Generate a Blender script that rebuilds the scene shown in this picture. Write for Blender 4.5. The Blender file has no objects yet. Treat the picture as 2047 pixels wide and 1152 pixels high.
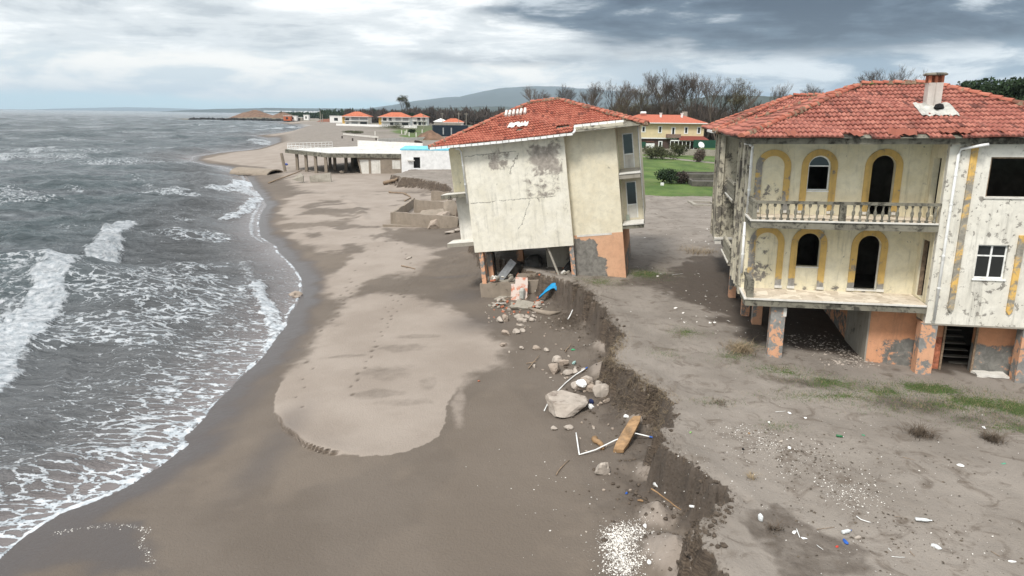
import bpy, bmesh, math, random
import numpy as np
from mathutils import Vector, Matrix
from mathutils.geometry import tessellate_polygon
from mathutils import noise as mnoise
random.seed(7); rnd = random.random
SC = bpy.context.scene
R = math.radians
# ---------------------------------------------------------------- camera
CH = 9.0; PITCH = 14.2; ROLL = 0.72; FPX = 1365.0
_p, _r = R(PITCH), R(ROLL)
FW = np.array([0, math.cos(_p), -math.sin(_p)]); UP0 = np.array([0, math.sin(_p), math.cos(_p)]); RT0 = np.array([1., 0, 0])
RT = math.cos(_r)*RT0 + math.sin(_r)*UP0; UP = math.cos(_r)*UP0 - math.sin(_r)*RT0
cam_d = bpy.data.cameras.new('camera'); cam = bpy.data.objects.new('camera', cam_d); SC.collection.objects.link(cam)
cam_d.sensor_width = 36; cam_d.lens = FPX/2047*36; cam_d.clip_start = 0.1; cam_d.clip_end = 60000
cam.matrix_world = Matrix(((RT[0], UP[0], -FW[0], 0), (RT[1], UP[1], -FW[1], 0), (RT[2], UP[2], -FW[2], CH), (0, 0, 0, 1)))
SC.camera = cam
def P(u, v, z=0.0):
    "world point where the photo pixel (u, v) meets the level z"
    d = FW + RT*((u-1023.5)/FPX) + UP*((576-v)/FPX); t = (z-CH)/d[2]
    return (d[0]*t, d[1]*t, z)
def PY(u, v, y):
    d = FW + RT*((u-1023.5)/FPX) + UP*((576-v)/FPX); t = y/d[1]
    return (d[0]*t, y, CH+d[2]*t)
# ---------------------------------------------------------------- render / exposure
SC.view_settings.view_transform = 'Standard'; SC.view_settings.look = 'None'
SC.view_settings.exposure = 0.20; SC.view_settings.gamma = 1.0
# ---------------------------------------------------------------- node helper
class N:
    def __init__(s, nt, sock): s.nt = nt; s.s = sock
    def _m(s, op, *o, clamp=False):
        n = s.nt.nodes.new('ShaderNodeMath'); n.operation = op; n.use_clamp = clamp
        for i, a in enumerate((s,)+o):
            if isinstance(a, N): s.nt.links.new(a.s, n.inputs[i])
            else: n.inputs[i].default_value = a
        return N(s.nt, n.outputs[0])
    def __add__(s, o): return s._m('ADD', o)
    def __sub__(s, o): return s._m('SUBTRACT', o)
    def __mul__(s, o): return s._m('MULTIPLY', o)
    def __truediv__(s, o): return s._m('DIVIDE', o)
    __radd__ = __add__; __rmul__ = __mul__
    def __rsub__(s, o): return (s*-1.0)+o
    def mx(s, o): return s._m('MAXIMUM', o)
    def mn(s, o): return s._m('MINIMUM', o)
    def ab(s): return s._m('ABSOLUTE')
    def pw(s, o): return s._m('POWER', o)
    def fl(s): return s._m('FLOOR')
    def sin(s): return s._m('SINE')
    def cl(s): return s._m('ADD', 0.0, clamp=True)
    def sm(s, a, b, c=0.0, d=1.0):
        n = s.nt.nodes.new('ShaderNodeMapRange'); n.interpolation_type = 'SMOOTHSTEP'
        n.inputs['From Min'].default_value = min(a, b); n.inputs['From Max'].default_value = max(a, b)
        n.inputs['To Min'].default_value = c if a <= b else d; n.inputs['To Max'].default_value = d if a <= b else c
        s.nt.links.new(s.s, n.inputs['Value']); return N(s.nt, n.outputs['Result'])
class G:
    "a node tree with short ways to add nodes"
    def __init__(s, nt): s.nt = nt
    def new(s, t, **k):
        n = s.nt.nodes.new(t)
        for a, b in k.items(): setattr(n, a, b)
        return n
    def w(s, sock): return N(s.nt, sock)
    def put(s, sock, v):
        if isinstance(v, N): s.nt.links.new(v.s, sock)
        elif isinstance(v, (tuple, list)): sock.default_value = (*v, 1.0) if len(v) == 3 and len(sock.default_value) == 4 else v
        else: sock.default_value = v
    def coord(s, kind='Object'): return s.w(s.new('ShaderNodeTexCoord').outputs[kind])
    def pos(s): return s.w(s.new('ShaderNodeNewGeometry').outputs['Position'])
    def attr(s, name): return s.w(s.new('ShaderNodeAttribute', attribute_name=name).outputs['Fac'])
    def xyz(s, v):
        n = s.new('ShaderNodeSeparateXYZ'); s.put(n.inputs[0], v); return [s.w(o) for o in n.outputs]
    def vec(s, x, y, z):
        n = s.new('ShaderNodeCombineXYZ')
        for i, a in enumerate((x, y, z)): s.put(n.inputs[i], a)
        return s.w(n.outputs[0])
    def vmul(s, v, k):
        n = s.new('ShaderNodeVectorMath', operation='MULTIPLY'); s.put(n.inputs[0], v); n.inputs[1].default_value = k; return s.w(n.outputs[0])
    def vadd(s, v, k):
        n = s.new('ShaderNodeVectorMath', operation='ADD'); s.put(n.inputs[0], v); s.put(n.inputs[1], k); return s.w(n.outputs[0])
    def noise(s, v, scale, detail=4, rough=.55, dist=0.0, color=False):
        n = s.new('ShaderNodeTexNoise'); s.put(n.inputs['Vector'], v); n.inputs['Scale'].default_value = scale
        n.inputs['Detail'].default_value = detail; n.inputs['Roughness'].default_value = rough; n.inputs['Distortion'].default_value = dist
        return s.w(n.outputs['Color' if color else 'Fac'])
    def voro(s, v, scale, feature='F1', out='Distance', rand=1.0):
        n = s.new('ShaderNodeTexVoronoi', feature=feature); s.put(n.inputs['Vector'], v); n.inputs['Scale'].default_value = scale
        n.inputs['Randomness'].default_value = rand; return s.w(n.outputs[out])
    def mix(s, f, a, b, mode='MIX'):
        n = s.new('ShaderNodeMix', data_type='RGBA', blend_type=mode); n.clamp_factor = True
        s.put(n.inputs[0], f); s.put(n.inputs[6], a); s.put(n.inputs[7], b); return s.w(n.outputs[2])
    def scale(s, c, f):
        "colour times scalar"
        n = s.new('ShaderNodeVectorMath', operation='SCALE'); s.put(n.inputs[0], c if isinstance(c, N) else tuple(c)); s.put(n.inputs['Scale'], f); return s.w(n.outputs[0])
    def bump(s, h, strength=.5, dist=.02, normal=None):
        n = s.new('ShaderNodeBump'); n.inputs['Strength'].default_value = strength; n.inputs['Distance'].default_value = dist
        s.put(n.inputs['Height'], h)
        if normal: s.put(n.inputs['Normal'], normal)
        return s.w(n.outputs[0])
MATS = {}
def material(name):
    m = bpy.data.materials.new(name); m.use_nodes = True; MATS[name] = m
    g = G(m.node_tree); b = m.node_tree.nodes['Principled BSDF']; g.b = b; g.m = m
    b.inputs['Roughness'].default_value = .85
    b.inputs['Specular IOR Level'].default_value = .3
    def out(col=None, rough=None, bump=None, **k):
        if col is not None: g.put(b.inputs['Base Color'], col)
        if rough is not None: g.put(b.inputs['Roughness'], rough)
        if bump is not None: g.put(b.inputs['Normal'], bump)
        for a, v in k.items(): g.put(b.inputs[a.replace('_', ' ')], v)
        return m
    g.out = out
    return g
# ---------------------------------------------------------------- world: cloudy sky
SUN_EL, SUN_AZ = 52, -150       # azimuth from +Y towards +X: behind the camera and to its left
world = bpy.data.worlds.new('World'); SC.world = world; world.use_nodes = True
g = G(world.node_tree); bg = world.node_tree.nodes['Background']
sky = g.new('ShaderNodeTexSky', sky_type='NISHITA'); sky.sun_disc = False
sky.sun_elevation = R(SUN_EL); sky.sun_rotation = R(SUN_AZ); sky.air_density = 1.2; sky.dust_density = 2.0
D = g.coord('Generated'); dx, dy, dz = g.xyz(D)
el = dz.mx(0.0)                                    # sine of the elevation
az = dx/(dy.ab()+.05)
pl = g.vec(dx/(el+.10), dy/(el+.10)*1.25, 0.0)     # the cloud deck seen in perspective
puff = g.vec(az*3.2, el*13.0, 0.0)                 # heaped clouds standing on the horizon
wide = g.noise(pl, .27, 3, .5, .2)
n1 = g.noise(g.vadd(pl, (3.1, 1.7, 0.)), .50, 9, .62, .3); n2 = g.noise(pl, 1.6, 8, .66, .5); n3 = g.noise(puff, 1.9, 8, .58, .3); n4 = g.noise(g.vadd(puff, (7., 2., 0.)), 1.0, 5, .5, .2)
tex = n1*.38+n2*.22+n3*.40
bank = (az*1.15+el*1.0+(wide-.5)*1.2+(n4-.5)*1.1).sm(.05, .27)          # the dark bank lies to the right
light_c = g.mix(tex.sm(.41, .49), (.52, .56, .59), g.mix(tex.sm(.485, .575), (.78, .81, .82), (1.1, 1.1, 1.08)))
dark_c = g.mix(tex.sm(.42, .50), (.030, .050, .088), g.mix(tex.sm(.49, .58), (.095, .135, .19), (.60, .65, .69)))
deck = g.mix(bank, light_c, dark_c)
gap = g.mix(az.sm(-.25, .45), (.68, .98, 1.02), (.17, .29, .42))       # the clear strip low down
rim_l = g.mix(n3.sm(.40, .60), (.74, .80, .82), (1.15, 1.10, 1.02))
rim_r = g.mix(n3.sm(.40, .58), (.27, .36, .45), (.84, .88, .90))
band = g.mix(az.sm(-.02, .35), rim_l, rim_r)
wob = el+(n3-.5)*.020+(n4-.5)*.020-az.mx(0.0)*.022
c = g.mix(wob.sm(.013, .026), gap, band)
c = g.mix((wob+(n1-.5)*.05).sm(.058, .085), c, deck)
c = g.mix(.05, c, g.scale(g.w(sky.outputs[0]), .1))
up_c = g.mix(el.sm(.20, .42), c, (1.0, 1.04, 1.08))
g.put(bg.inputs['Color'], up_c); bg.inputs['Strength'].default_value = 1.0
sun_d = bpy.data.lights.new('sun', 'SUN'); sun_d.energy = 3.0; sun_d.angle = R(14); sun_d.color = (1.0, .96, .90)
sun = bpy.data.objects.new('sun', sun_d); SC.collection.objects.link(sun)
_e, _a = R(SUN_EL), R(SUN_AZ)
sd = Vector((math.sin(_a)*math.cos(_e), math.cos(_a)*math.cos(_e), math.sin(_e)))
sun.rotation_euler = (-sd).to_track_quat('-Z', 'Y').to_euler(); sun.location = (0, 0, 60)
# ---------------------------------------------------------------- mesh helpers
COL = SC.collection
def tag(o, label=None, cat=None, group=None, kind=None):
    if label: o['label'] = label
    if cat: o['category'] = cat
    if group: o['group'] = group
    if kind: o['kind'] = kind
    return o
def empty(name, loc=(0, 0, 0), rz=0, mtx=None):
    o = bpy.data.objects.new(name, None); COL.objects.link(o); o.empty_display_size = .3
    if mtx is not None: o.matrix_world = mtx
    else: o.location = loc; o.rotation_euler = (0, 0, rz)
    return o
def copy_tree(o, parent=None):
    c = o.copy(); COL.objects.link(c)
    if parent is not None: c.parent = parent
    for ch in list(o.children): copy_tree(ch, c)
    return c
class MB:
    def __init__(s): s.v = []; s.f = []; s.mi = []
    def add(s, vs, fs, mi=0):
        n = len(s.v); s.v += [tuple(p) for p in vs]; s.f += [tuple(i+n for i in f) for f in fs]; s.mi += [mi]*len(fs); return s
    def box(s, x0, x1, y0, y1, z0, z1, mi=0):
        return s.add([(x0, y0, z0), (x1, y0, z0), (x1, y1, z0), (x0, y1, z0), (x0, y0, z1), (x1, y0, z1), (x1, y1, z1), (x0, y1, z1)],
                     [(0, 3, 2, 1), (4, 5, 6, 7), (0, 1, 5, 4), (1, 2, 6, 5), (2, 3, 7, 6), (3, 0, 4, 7)], mi)
    def cyl(s, a, b, r0, r1=None, n=8, mi=0, cap=True):
        r1 = r0 if r1 is None else r1; a = Vector(a); b = Vector(b); d = (b-a).normalized()
        e = Vector((1, 0, 0)) if abs(d.x) < .8 else Vector((0, 1, 0)); u = d.cross(e).normalized(); w = d.cross(u)
        vs = []
        for c_, r_ in ((a, r0), (b, r1)):
            for i in range(n): t = 2*math.pi*i/n; vs.append(c_+u*math.cos(t)*r_+w*math.sin(t)*r_)
        fs = [(i, (i+1) % n, n+(i+1) % n, n+i) for i in range(n)]
        if cap: fs += [tuple(range(n-1, -1, -1)), tuple(range(n, 2*n))]
        return s.add(vs, fs, mi)
    def tube(s, pts, r, n=6, mi=0):
        pts = [Vector(p) for p in pts]; rs = r if isinstance(r, (list, tuple)) else [r]*len(pts); vs = []
        for i, p in enumerate(pts):
            d = (pts[min(i+1, len(pts)-1)]-pts[max(i-1, 0)]).normalized()
            e = Vector((0, 0, 1)) if abs(d.z) < .9 else Vector((1, 0, 0)); u = d.cross(e).normalized(); w = d.cross(u)
            for k in range(n): t = 2*math.pi*k/n; vs.append(p+(u*math.cos(t)+w*math.sin(t))*rs[i])
        fs = [(i*n+k, i*n+(k+1) % n, (i+1)*n+(k+1) % n, (i+1)*n+k) for i in range(len(pts)-1) for k in range(n)]
        fs += [tuple(range(n-1, -1, -1)), tuple(range((len(pts)-1)*n, len(pts)*n))]
        return s.add(vs, fs, mi)
    def lathe(s, prof, c=(0, 0, 0), n=10, mi=0):
        vs = [(c[0]+r*math.cos(2*math.pi*k/n), c[1]+r*math.sin(2*math.pi*k/n), c[2]+z) for z, r in prof for k in range(n)]
        m = len(prof); fs = [(i*n+k, i*n+(k+1) % n, (i+1)*n+(k+1) % n, (i+1)*n+k) for i in range(m-1) for k in range(n)]
        fs += [tuple(range(n-1, -1, -1)), tuple(range((m-1)*n, m*n))]
        return s.add(vs, fs, mi)
    def panel(s, outer, holes, y0, y1, mi=0, axis='y'):
        "an upright slab between y0 (front) and y1 with holes; outlines are lists of (x, z)"
        loops = [outer]+holes; flat = [p for l in loops for p in l]
        tri = tessellate_polygon([[Vector((p[0], p[1], 0)) for p in l] for l in loops])
        def P3(p, y): return (p[0], y, p[1]) if axis == 'y' else ((y, p[0], p[1]) if axis == 'x' else (p[0], p[1], y))
        n = len(flat); vs = [P3(p, y0) for p in flat]+[P3(p, y1) for p in flat]
        fs = []
        for t in tri:
            a, b, c_ = t; pa, pb, pc = flat[a], flat[b], flat[c_]
            cr = (pb[0]-pa[0])*(pc[1]-pa[1])-(pb[1]-pa[1])*(pc[0]-pa[0])
            if cr < 0: a, b, c_ = c_, b, a
            fs.append((a, b, c_)); fs.append((c_+n, b+n, a+n))
        k = 0
        for l in loops:
            m = len(l)
            for i in range(m): a = k+i; b = k+(i+1) % m; fs.append((b, a, a+n, b+n))
            k += m
        return s.add(vs, fs, mi)
    def build(s, name, mat=None, parent=None, smooth=False, loc=None, fix=True):
        me = bpy.data.meshes.new(name); me.from_pydata(s.v, [], s.f)
        for m in (mat if isinstance(mat, (list, tuple)) else [mat]):
            if m: me.materials.append(m)
        if any(s.mi): me.polygons.foreach_set('material_index', s.mi)
        if fix and len(s.f) < 60000:
            bm = bmesh.new(); bm.from_mesh(me); bmesh.ops.recalc_face_normals(bm, faces=bm.faces); bm.to_mesh(me); bm.free()
        if smooth: me.polygons.foreach_set('use_smooth', [True]*len(me.polygons))
        me.update(); o = bpy.data.objects.new(name, me); COL.objects.link(o)
        if parent is not None: o.parent = parent
        if loc is not None: o.location = loc
        return o
def rect(x0, x1, z0, z1): return [(x0, z0), (x1, z0), (x1, z1), (x0, z1)]
def arch(xc, r, z0, ztop, n=14):
    zs = ztop-r; return [(xc-r, z0), (xc+r, z0)]+[(xc+r*math.cos(t), zs+r*math.sin(t)) for t in [math.pi*i/n for i in range(n+1)]]
def jag(pts, amp, step=.35):
    "subdivide an outline and jitter it"
    out = []
    for i, a in enumerate(pts):
        b = pts[(i+1) % len(pts)]; L = math.hypot(b[0]-a[0], b[1]-a[1]); k = max(1, int(L/step))
        for j in range(k): t = j/k; out.append((a[0]+(b[0]-a[0])*t+(rnd()-.5)*amp*2, a[1]+(b[1]-a[1])*t+(rnd()-.5)*amp*2))
    return out
# numpy noise
def _h(ix, iy, seed): 
    v = np.sin(ix*127.1+iy*311.7+seed*74.7)*43758.5453; return v-np.floor(v)
def vnoise(x, y, seed=0):
    ix = np.floor(x); iy = np.floor(y); fx = x-ix; fy = y-iy; fx = fx*fx*(3-2*fx); fy = fy*fy*(3-2*fy)
    return (_h(ix, iy, seed)*(1-fx)+_h(ix+1, iy, seed)*fx)*(1-fy)+(_h(ix, iy+1, seed)*(1-fx)+_h(ix+1, iy+1, seed)*fx)*fy
def fbm(x, y, s=1.0, o=4, seed=0, rough=.5):
    t = 0; a = 1.0; n = 0
    for k in range(o):
        t = t+a*vnoise(x*s+k*17.3, y*s-k*9.1, seed+k); n += a; a *= rough; s *= 2.07
    return t/n
def sst(a, b, x): t = np.clip((x-a)/(b-a), 0, 1); return t*t*(3-2*t)
def pdist(x, y, pl):
    d = np.full(x.shape, 1e18)
    for (ax, ay), (bx, by) in zip(pl[:-1], pl[1:]):
        vx, vy = bx-ax, by-ay; L = vx*vx+vy*vy+1e-12
        t = np.clip(((x-ax)*vx+(y-ay)*vy)/L, 0, 1); d = np.minimum(d, (x-ax-t*vx)**2+(y-ay-t*vy)**2)
    return np.sqrt(d)
def inside(x, y, poly):
    c_ = np.zeros(x.shape, bool); n = len(poly)
    for i in range(n):
        (ax, ay), (bx, by) = poly[i], poly[(i+1) % n]
        if ay == by: continue
        m = ((ay > y) != (by > y)) & (x < (bx-ax)*(y-ay)/(by-ay)+ax); c_ ^= m
    return c_
def sdist(x, y, poly):
    "signed distance, positive inside"
    return np.where(inside(x, y, poly), 1, -1)*pdist(x, y, poly+[poly[0]])
def grid_mesh(name, xs, ys, Z, mask=None):
    nx, ny = len(xs), len(ys); X, Y = np.meshgrid(xs, ys)
    co = np.empty((nx*ny, 3), np.float32); co[:, 0] = X.ravel(); co[:, 1] = Y.ravel(); co[:, 2] = Z.ravel()
    i = np.arange(nx*ny).reshape(ny, nx); q = np.stack([i[:-1, :-1], i[:-1, 1:], i[1:, 1:], i[1:, :-1]], -1).reshape(-1, 4)
    keep = None
    if mask is not None:
        q = q[mask.ravel()[q].any(1)]; used = np.zeros(nx*ny, bool); used[q.ravel()] = True
        idx = np.cumsum(used)-1; q = idx[q]; co = co[used]; keep = used
    me = bpy.data.meshes.new(name); me.vertices.add(len(co)); me.vertices.foreach_set('co', co.ravel())
    me.loops.add(q.size); me.loops.foreach_set('vertex_index', q.ravel().astype(np.int32))
    me.polygons.add(len(q)); me.polygons.foreach_set('loop_start', np.arange(0, q.size, 4, dtype=np.int32))
    me.polygons.foreach_set('loop_total', np.full(len(q), 4, np.int32))
    me.polygons.foreach_set('use_smooth', np.ones(len(q), bool)); me.update(calc_edges=True)
    o = bpy.data.objects.new(name, me); COL.objects.link(o); return o, keep
def vattr(o, name, arr, keep=None):
    a = np.asarray(arr, np.float32).ravel()
    if keep is not None: a = a[keep]
    o.data.attributes.new(name, 'FLOAT', 'POINT').data.foreach_set('value', a)
# ---------------------------------------------------------------- ground and sea
def W(pts, z): return [P(u, v, z)[:2] for u, v in pts]
SEA = -2.5
shore = [(-15.5, -14), (-14.6, 4)] + W([(0, 1118), (60, 1070), (120, 1030), (190, 1002), (230, 985), (262, 968), (315, 935), (350, 908), (376, 890), (366, 874), (392, 852), (440, 800), (470, 768),
    (520, 720), (552, 676), (574, 650), (578, 628), (590, 612), (603, 588), (604, 556), (585, 530), (556, 503), (552, 492), (522, 474), (518, 450), (521, 430), (533, 410),
    (524, 396), (506, 375), (494, 354), (480, 345), (455, 334), (410, 329), (388, 322), (392, 314), (430, 307), (500, 300), (555, 292), (556, 284), (540, 277), (508, 272), (560, 266), (622, 259), (600, 252), (556, 246), (590, 242.5)], SEA)
sea_poly = shore + [(-430, 1150), (-330, 1700), (200, 3000), (-900, 5200), (-2600, 7600), (-6500, 12500), (-30000, 18000), (-30000, -14)]
edge = [(4.2, -14), (4.0, 6)] + W([(1440, 1152), (1402, 1075), (1398, 1058), (1436, 1040), (1456, 1004), (1442, 985), (1400, 952), (1372, 925), (1332, 902), (1322, 880), (1313, 862), (1346, 836),
    (1338, 806), (1326, 788), (1292, 765), (1258, 745), (1222, 722), (1216, 708), (1240, 690), (1236, 664), (1222, 640), (1208, 618), (1190, 600), (1168, 580), (1148, 566)], 0.)
up_poly = edge + [(1.2, 39.4), (-1.2, 43.5), (-2.6, 50), (-4.4, 62), (-6.6, 75)] + W([(905, 378), (880, 366), (835, 358), (800, 355), (781, 351)], 0.) + \
    [(-17.2, 112), (-17.0, 124), (-17.3, 146), (-34, 160), (-62, 205), (-95, 300), (-130, 450), (-210, 700), (-240, 1000), (-150, 1600), (500, 3000), (-600, 5400), (-2300, 7800), (-6300, 12800), (-30000, 18500), (-30000, 30000), (30000, 30000), (30000, -14)]
lobe = W([(545, 790), (549, 815), (563, 838), (585, 855), (608, 880), (640, 893), (668, 899), (720, 905), (775, 904), (820, 897), (852, 886), (878, 868), (888, 846), (893, 815), (905, 790), (930, 762),
    (960, 745), (1000, 728), (1012, 700), (992, 672), (960, 650), (930, 632), (900, 610), (860, 596), (820, 588), (770, 580), (735, 577), (700, 590), (668, 612), (648, 640), (622, 668), (600, 692), (580, 718), (560, 744), (549, 765)], -1.7)
dry2 = W([(600, 350), (700, 356), (800, 372), (905, 400), (900, 450), (770, 470), (880, 500), (800, 540), (720, 560), (700, 585), (640, 560), (690, 520), (650, 498), (590, 468), (565, 430), (575, 395)], -1.6)
spit = W([(400, 318), (470, 308), (560, 296), (570, 340), (520, 336), (440, 326)], -2.3)
def spacing(c0, c1, d, k, lo, hi):
    core = list(np.arange(c0, c1, d)); r = []; x = c1; s = d
    while x < hi: r.append(x); s += d*k+s*.0; s = max(s, (x-c1)*k*1.0+d); x += s
    r.append(hi); l = []; x = c0; 
    while x > lo: s = (c0-x)*k+d; x -= s; l.append(x)
    return np.array(l[::-1]+core+r)
ys = [-12.0]
while ys[-1] < 6: ys.append(ys[-1]+.35)
while ys[-1] < 26000: ys.append(ys[-1]+max(.055, .0052*ys[-1]))
ys = np.array(ys)
gx = spacing(-9.5, 11.5, .065, .022, -28000, 28000); gx = np.concatenate([gx[gx < 2.4], np.arange(2.4, 6.6, .032), gx[gx > 6.63]])
FANS = [(P(u, v, -1.2)[:2], h, r) for u, v, h, r in ((1272, 828, .75, .95), (1300, 1020, .6, .7), (1325, 1105, .8, 1.1), (1185, 640, .8, 1.3), (1205, 690, .85, 1.2), (1200, 735, .7, 1.0), (1215, 775, .6, .9), (1290, 935, .6, .7), (1160, 615, .6, 1.0), (1360, 1150, .7, .9))]
def ground_height(X, Y, full=False):
    ds = -sdist(X, Y, sea_poly); du = sdist(X, Y, up_poly)
    near = 1-sst(90, 180, Y)
    dsw = ds+(fbm(X, Y, .35, 3, 3)-.5)*.5*near
    n_a = fbm(X, Y, .9, 4, 11); n_b = fbm(X, Y, 3.1, 3, 12); n_c = fbm(X, Y, .12, 4, 13)
    nr2 = 1-sst(38, 62, Y)
    duw = du+((n_a-.5)*.9+((n_b-.5)*.55+(fbm(X, Y, 8, 2, 14)-.5)*.10)*nr2)*near
    w = .36+14*sst(150, 220, Y)
    s = sst(-1, .12, duw/w); s = s+nr2*.055*np.sin(17*s+5*fbm(X, Y, 1.5, 2, 15))*np.clip(4*s*(1-s), 0, 1)
    rise = .78+1.5*sst(105, 210, Y); L = 5.5+30*sst(80, 220, Y)
    d0 = np.maximum(dsw, 0)
    zb = SEA+rise*(1-np.exp(-d0/L))+np.minimum(d0, 30)*.012+np.where(dsw < 0, dsw*.1, 0)
    zb = np.maximum(zb, -9)
    slump = np.exp(-np.maximum(-duw-.2, 0)/(.55+.7*fbm(X, Y, .3, 2, 31)))*(.25+.95*fbm(X, Y, .45, 3, 21))*near*(1-s)
    zb = zb+slump*.55+(n_b-.5)*.10*np.exp(-np.maximum(-duw, 0)/2.2)*near
    for (fx_, fy_), fh_, fr_ in FANS: rr_ = np.sqrt((X-fx_-.25*fr_)**2+((Y-fy_)*.8)**2)*(1+.35*(n_a-.5)); zb = np.where(rr_ < fr_, np.maximum(zb, -1.52+fh_*(1-rr_/fr_)), zb)
    dl = sdist(X, Y, lobe)+(n_a-.5)*.22
    lipside = np.exp(-pdist(X, Y, W([(552, 826), (585, 858), (612, 884), (650, 897)], -1.7))**2/.8)
    zb = zb+(.012+.15*lipside)*sst(-.03, .10, dl)+.02*(fbm(X, Y, .5, 3, 41)-.5)*near
    drift = pdist(X, Y, W([(682, 395), (705, 404), (722, 420), (728, 437)], -1.6))
    zb = zb+.14*np.exp(-(drift/.45)**2)
    zu = (n_c-.5)*.35*near+(n_b-.5)*.07*near+(n_a-.5)*.10*near
    dune = sst(260, 330, Y)*sst(-250, -60, X)*1.6*(fbm(X, Y, .02, 3, 51)-.35)*(1-sst(520, 700, Y))*(1-sst(-60, 20, X))
    zu = zu+np.maximum(dune, 0)
    rim = np.exp(-((duw-.5)/.5)**2)*near*.10
    zu = zu+rim
    h1 = sst(9, 17, X)*(1-sst(27, 33, Y)); zu = zu*(1-h1*.8)-.28*h1
    z = zb*(1-s)+zu*s
    if full: return z, ds, du, duw, s, dl, n_a, n_b, n_c
    return z
def gz(x, y): return float(ground_height(np.array([x], float), np.array([y], float))[0])
def G3(u, v, it=6):
    "world point on the ground under the photo pixel"
    z = -1.0
    for _ in range(it): x, y, _z = P(u, v, z); z = .5*z+.5*gz(x, y)
    return (x, y, gz(x, y))
X, Y = np.meshgrid(gx, ys)
z, ds, du, duw, s, dl, n_a, n_b, n_c = ground_height(X, Y, True)
# footprints trodden into the sand
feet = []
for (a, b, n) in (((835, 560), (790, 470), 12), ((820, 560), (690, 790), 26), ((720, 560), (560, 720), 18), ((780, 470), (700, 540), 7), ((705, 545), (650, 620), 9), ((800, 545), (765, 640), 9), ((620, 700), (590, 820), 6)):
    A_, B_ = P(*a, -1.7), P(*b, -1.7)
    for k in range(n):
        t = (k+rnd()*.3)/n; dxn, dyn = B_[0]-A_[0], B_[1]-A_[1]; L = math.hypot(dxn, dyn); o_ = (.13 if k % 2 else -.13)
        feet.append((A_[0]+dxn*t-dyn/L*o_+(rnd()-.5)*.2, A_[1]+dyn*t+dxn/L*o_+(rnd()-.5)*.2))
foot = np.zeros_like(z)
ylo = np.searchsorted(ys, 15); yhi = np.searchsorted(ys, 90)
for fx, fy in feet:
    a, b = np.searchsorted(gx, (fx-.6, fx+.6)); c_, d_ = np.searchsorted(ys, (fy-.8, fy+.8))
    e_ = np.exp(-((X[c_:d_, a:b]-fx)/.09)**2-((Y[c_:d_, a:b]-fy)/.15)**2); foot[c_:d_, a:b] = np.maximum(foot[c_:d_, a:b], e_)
z = z-.05*foot
ground, keep = grid_mesh('ground', gx, ys, z)
tag(ground, kind='structure')
crisp = 1-sst(2.0, 5.0, pdist(X, Y, W([(549, 790), (563, 838), (608, 880), (668, 899), (775, 904), (852, 886), (888, 846)], -1.7))); ew = .05+1.5*(1-crisp)
dry = sst(-1, 1, (dl+(fbm(X, Y, 1.1, 5, 63)-.5)*1.5*(1-crisp)+(fbm(X, Y, 5, 3, 64)-.5)*.12)/ew)*(.62+.62*fbm(X, Y, .55, 5, 65))
d2 = sst(-1.8, .9, sdist(X, Y, dry2)+(fbm(X, Y, .45, 4, 61)-.5)*3.6)*(.45+.55*sst(.33, .45, fbm(X, Y, .22, 4, 62)+(n_b-.5)*.1))
dry = np.maximum(dry, d2*.75)
dry = np.maximum(dry, sst(3, 8, ds+(n_a-.5)*4)*sst(85, 105, Y)*.9)
dry = np.maximum(dry, sst(-.3, .4, sdist(X, Y, spit))*.7)
streak = pdist(X, Y, W([(922, 770), (915, 800), (918, 850)], -1.6)); dry = np.maximum(dry, .8*sst(.30, .05, streak+(n_b-.5)*.1) if False else .55*(1-sst(.0, .55, streak+(n_a-.5)*.5+(n_b-.5)*.25)))
stain = np.zeros_like(z)
for u, v, rx, ry in ((800, 690, 1.4, .8), (835, 668, 1.8, .5), (820, 800, 1.6, .5), (860, 760, .6, 1.2), (760, 780, 1.4, .6), (780, 740, 1.8, 1.2), (690, 700, 1.2, .3)):
    q = P(u, v, -1.7); stain = np.maximum(stain, np.exp(-((X-q[0])/rx)**2-((Y-q[1])/ry)**2))
dry = dry*(1-.42*sst(.40, .95, stain*.8+fbm(X, Y, 1.5, 4, 71)*.55*(stain > .05))*(stain > .05))
for (fx_, fy_), fh_, fr_ in FANS: rr_ = np.sqrt((X-fx_-.25*fr_)**2+((Y-fy_)*.8)**2)*(1+.5*(n_a-.5)); dry = np.maximum(dry, .62*(1-sst(.45, 1.0, rr_/fr_+(n_b-.5)*.3)))
fanm = dry*(X > -2)*(Y < 40)
dry = dry*(1-.75*foot)  # footprints darkened as damp sand, standing in for shade in the dents
wet = 1-sst(.2, 2.6, ds+(n_a-.5)*1.2)
wet = np.maximum(wet, .8*(1-sst(-.5, .5, sdist(X, Y, W([(0, 1160), (330, 1175), (310, 1100), (300, 1050), (240, 1058), (150, 1048), (100, 1040), (330, 900), (0, 1100)], SEA+.1))*-1.+(n_a-.5)*1.2)))
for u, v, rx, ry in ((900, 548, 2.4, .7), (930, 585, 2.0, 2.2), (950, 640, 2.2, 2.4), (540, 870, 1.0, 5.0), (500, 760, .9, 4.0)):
    q = P(u, v, -1.5); wet = np.maximum(wet, .55*np.exp(-((X-q[0])/rx)**2-((Y-q[1])/ry)**2)*(Y > 8))  # wet sand; beside the leaning villa it also paints in that villa's shadow
def patches(lst, zz=0.):
    m = np.zeros_like(z)
    for u, v, rx, ry, k in lst:
        q = P(u, v, zz); m = np.maximum(m, k*np.exp(-((X-q[0])/rx)**2-((Y-q[1])/ry)**2))
    return m
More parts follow.
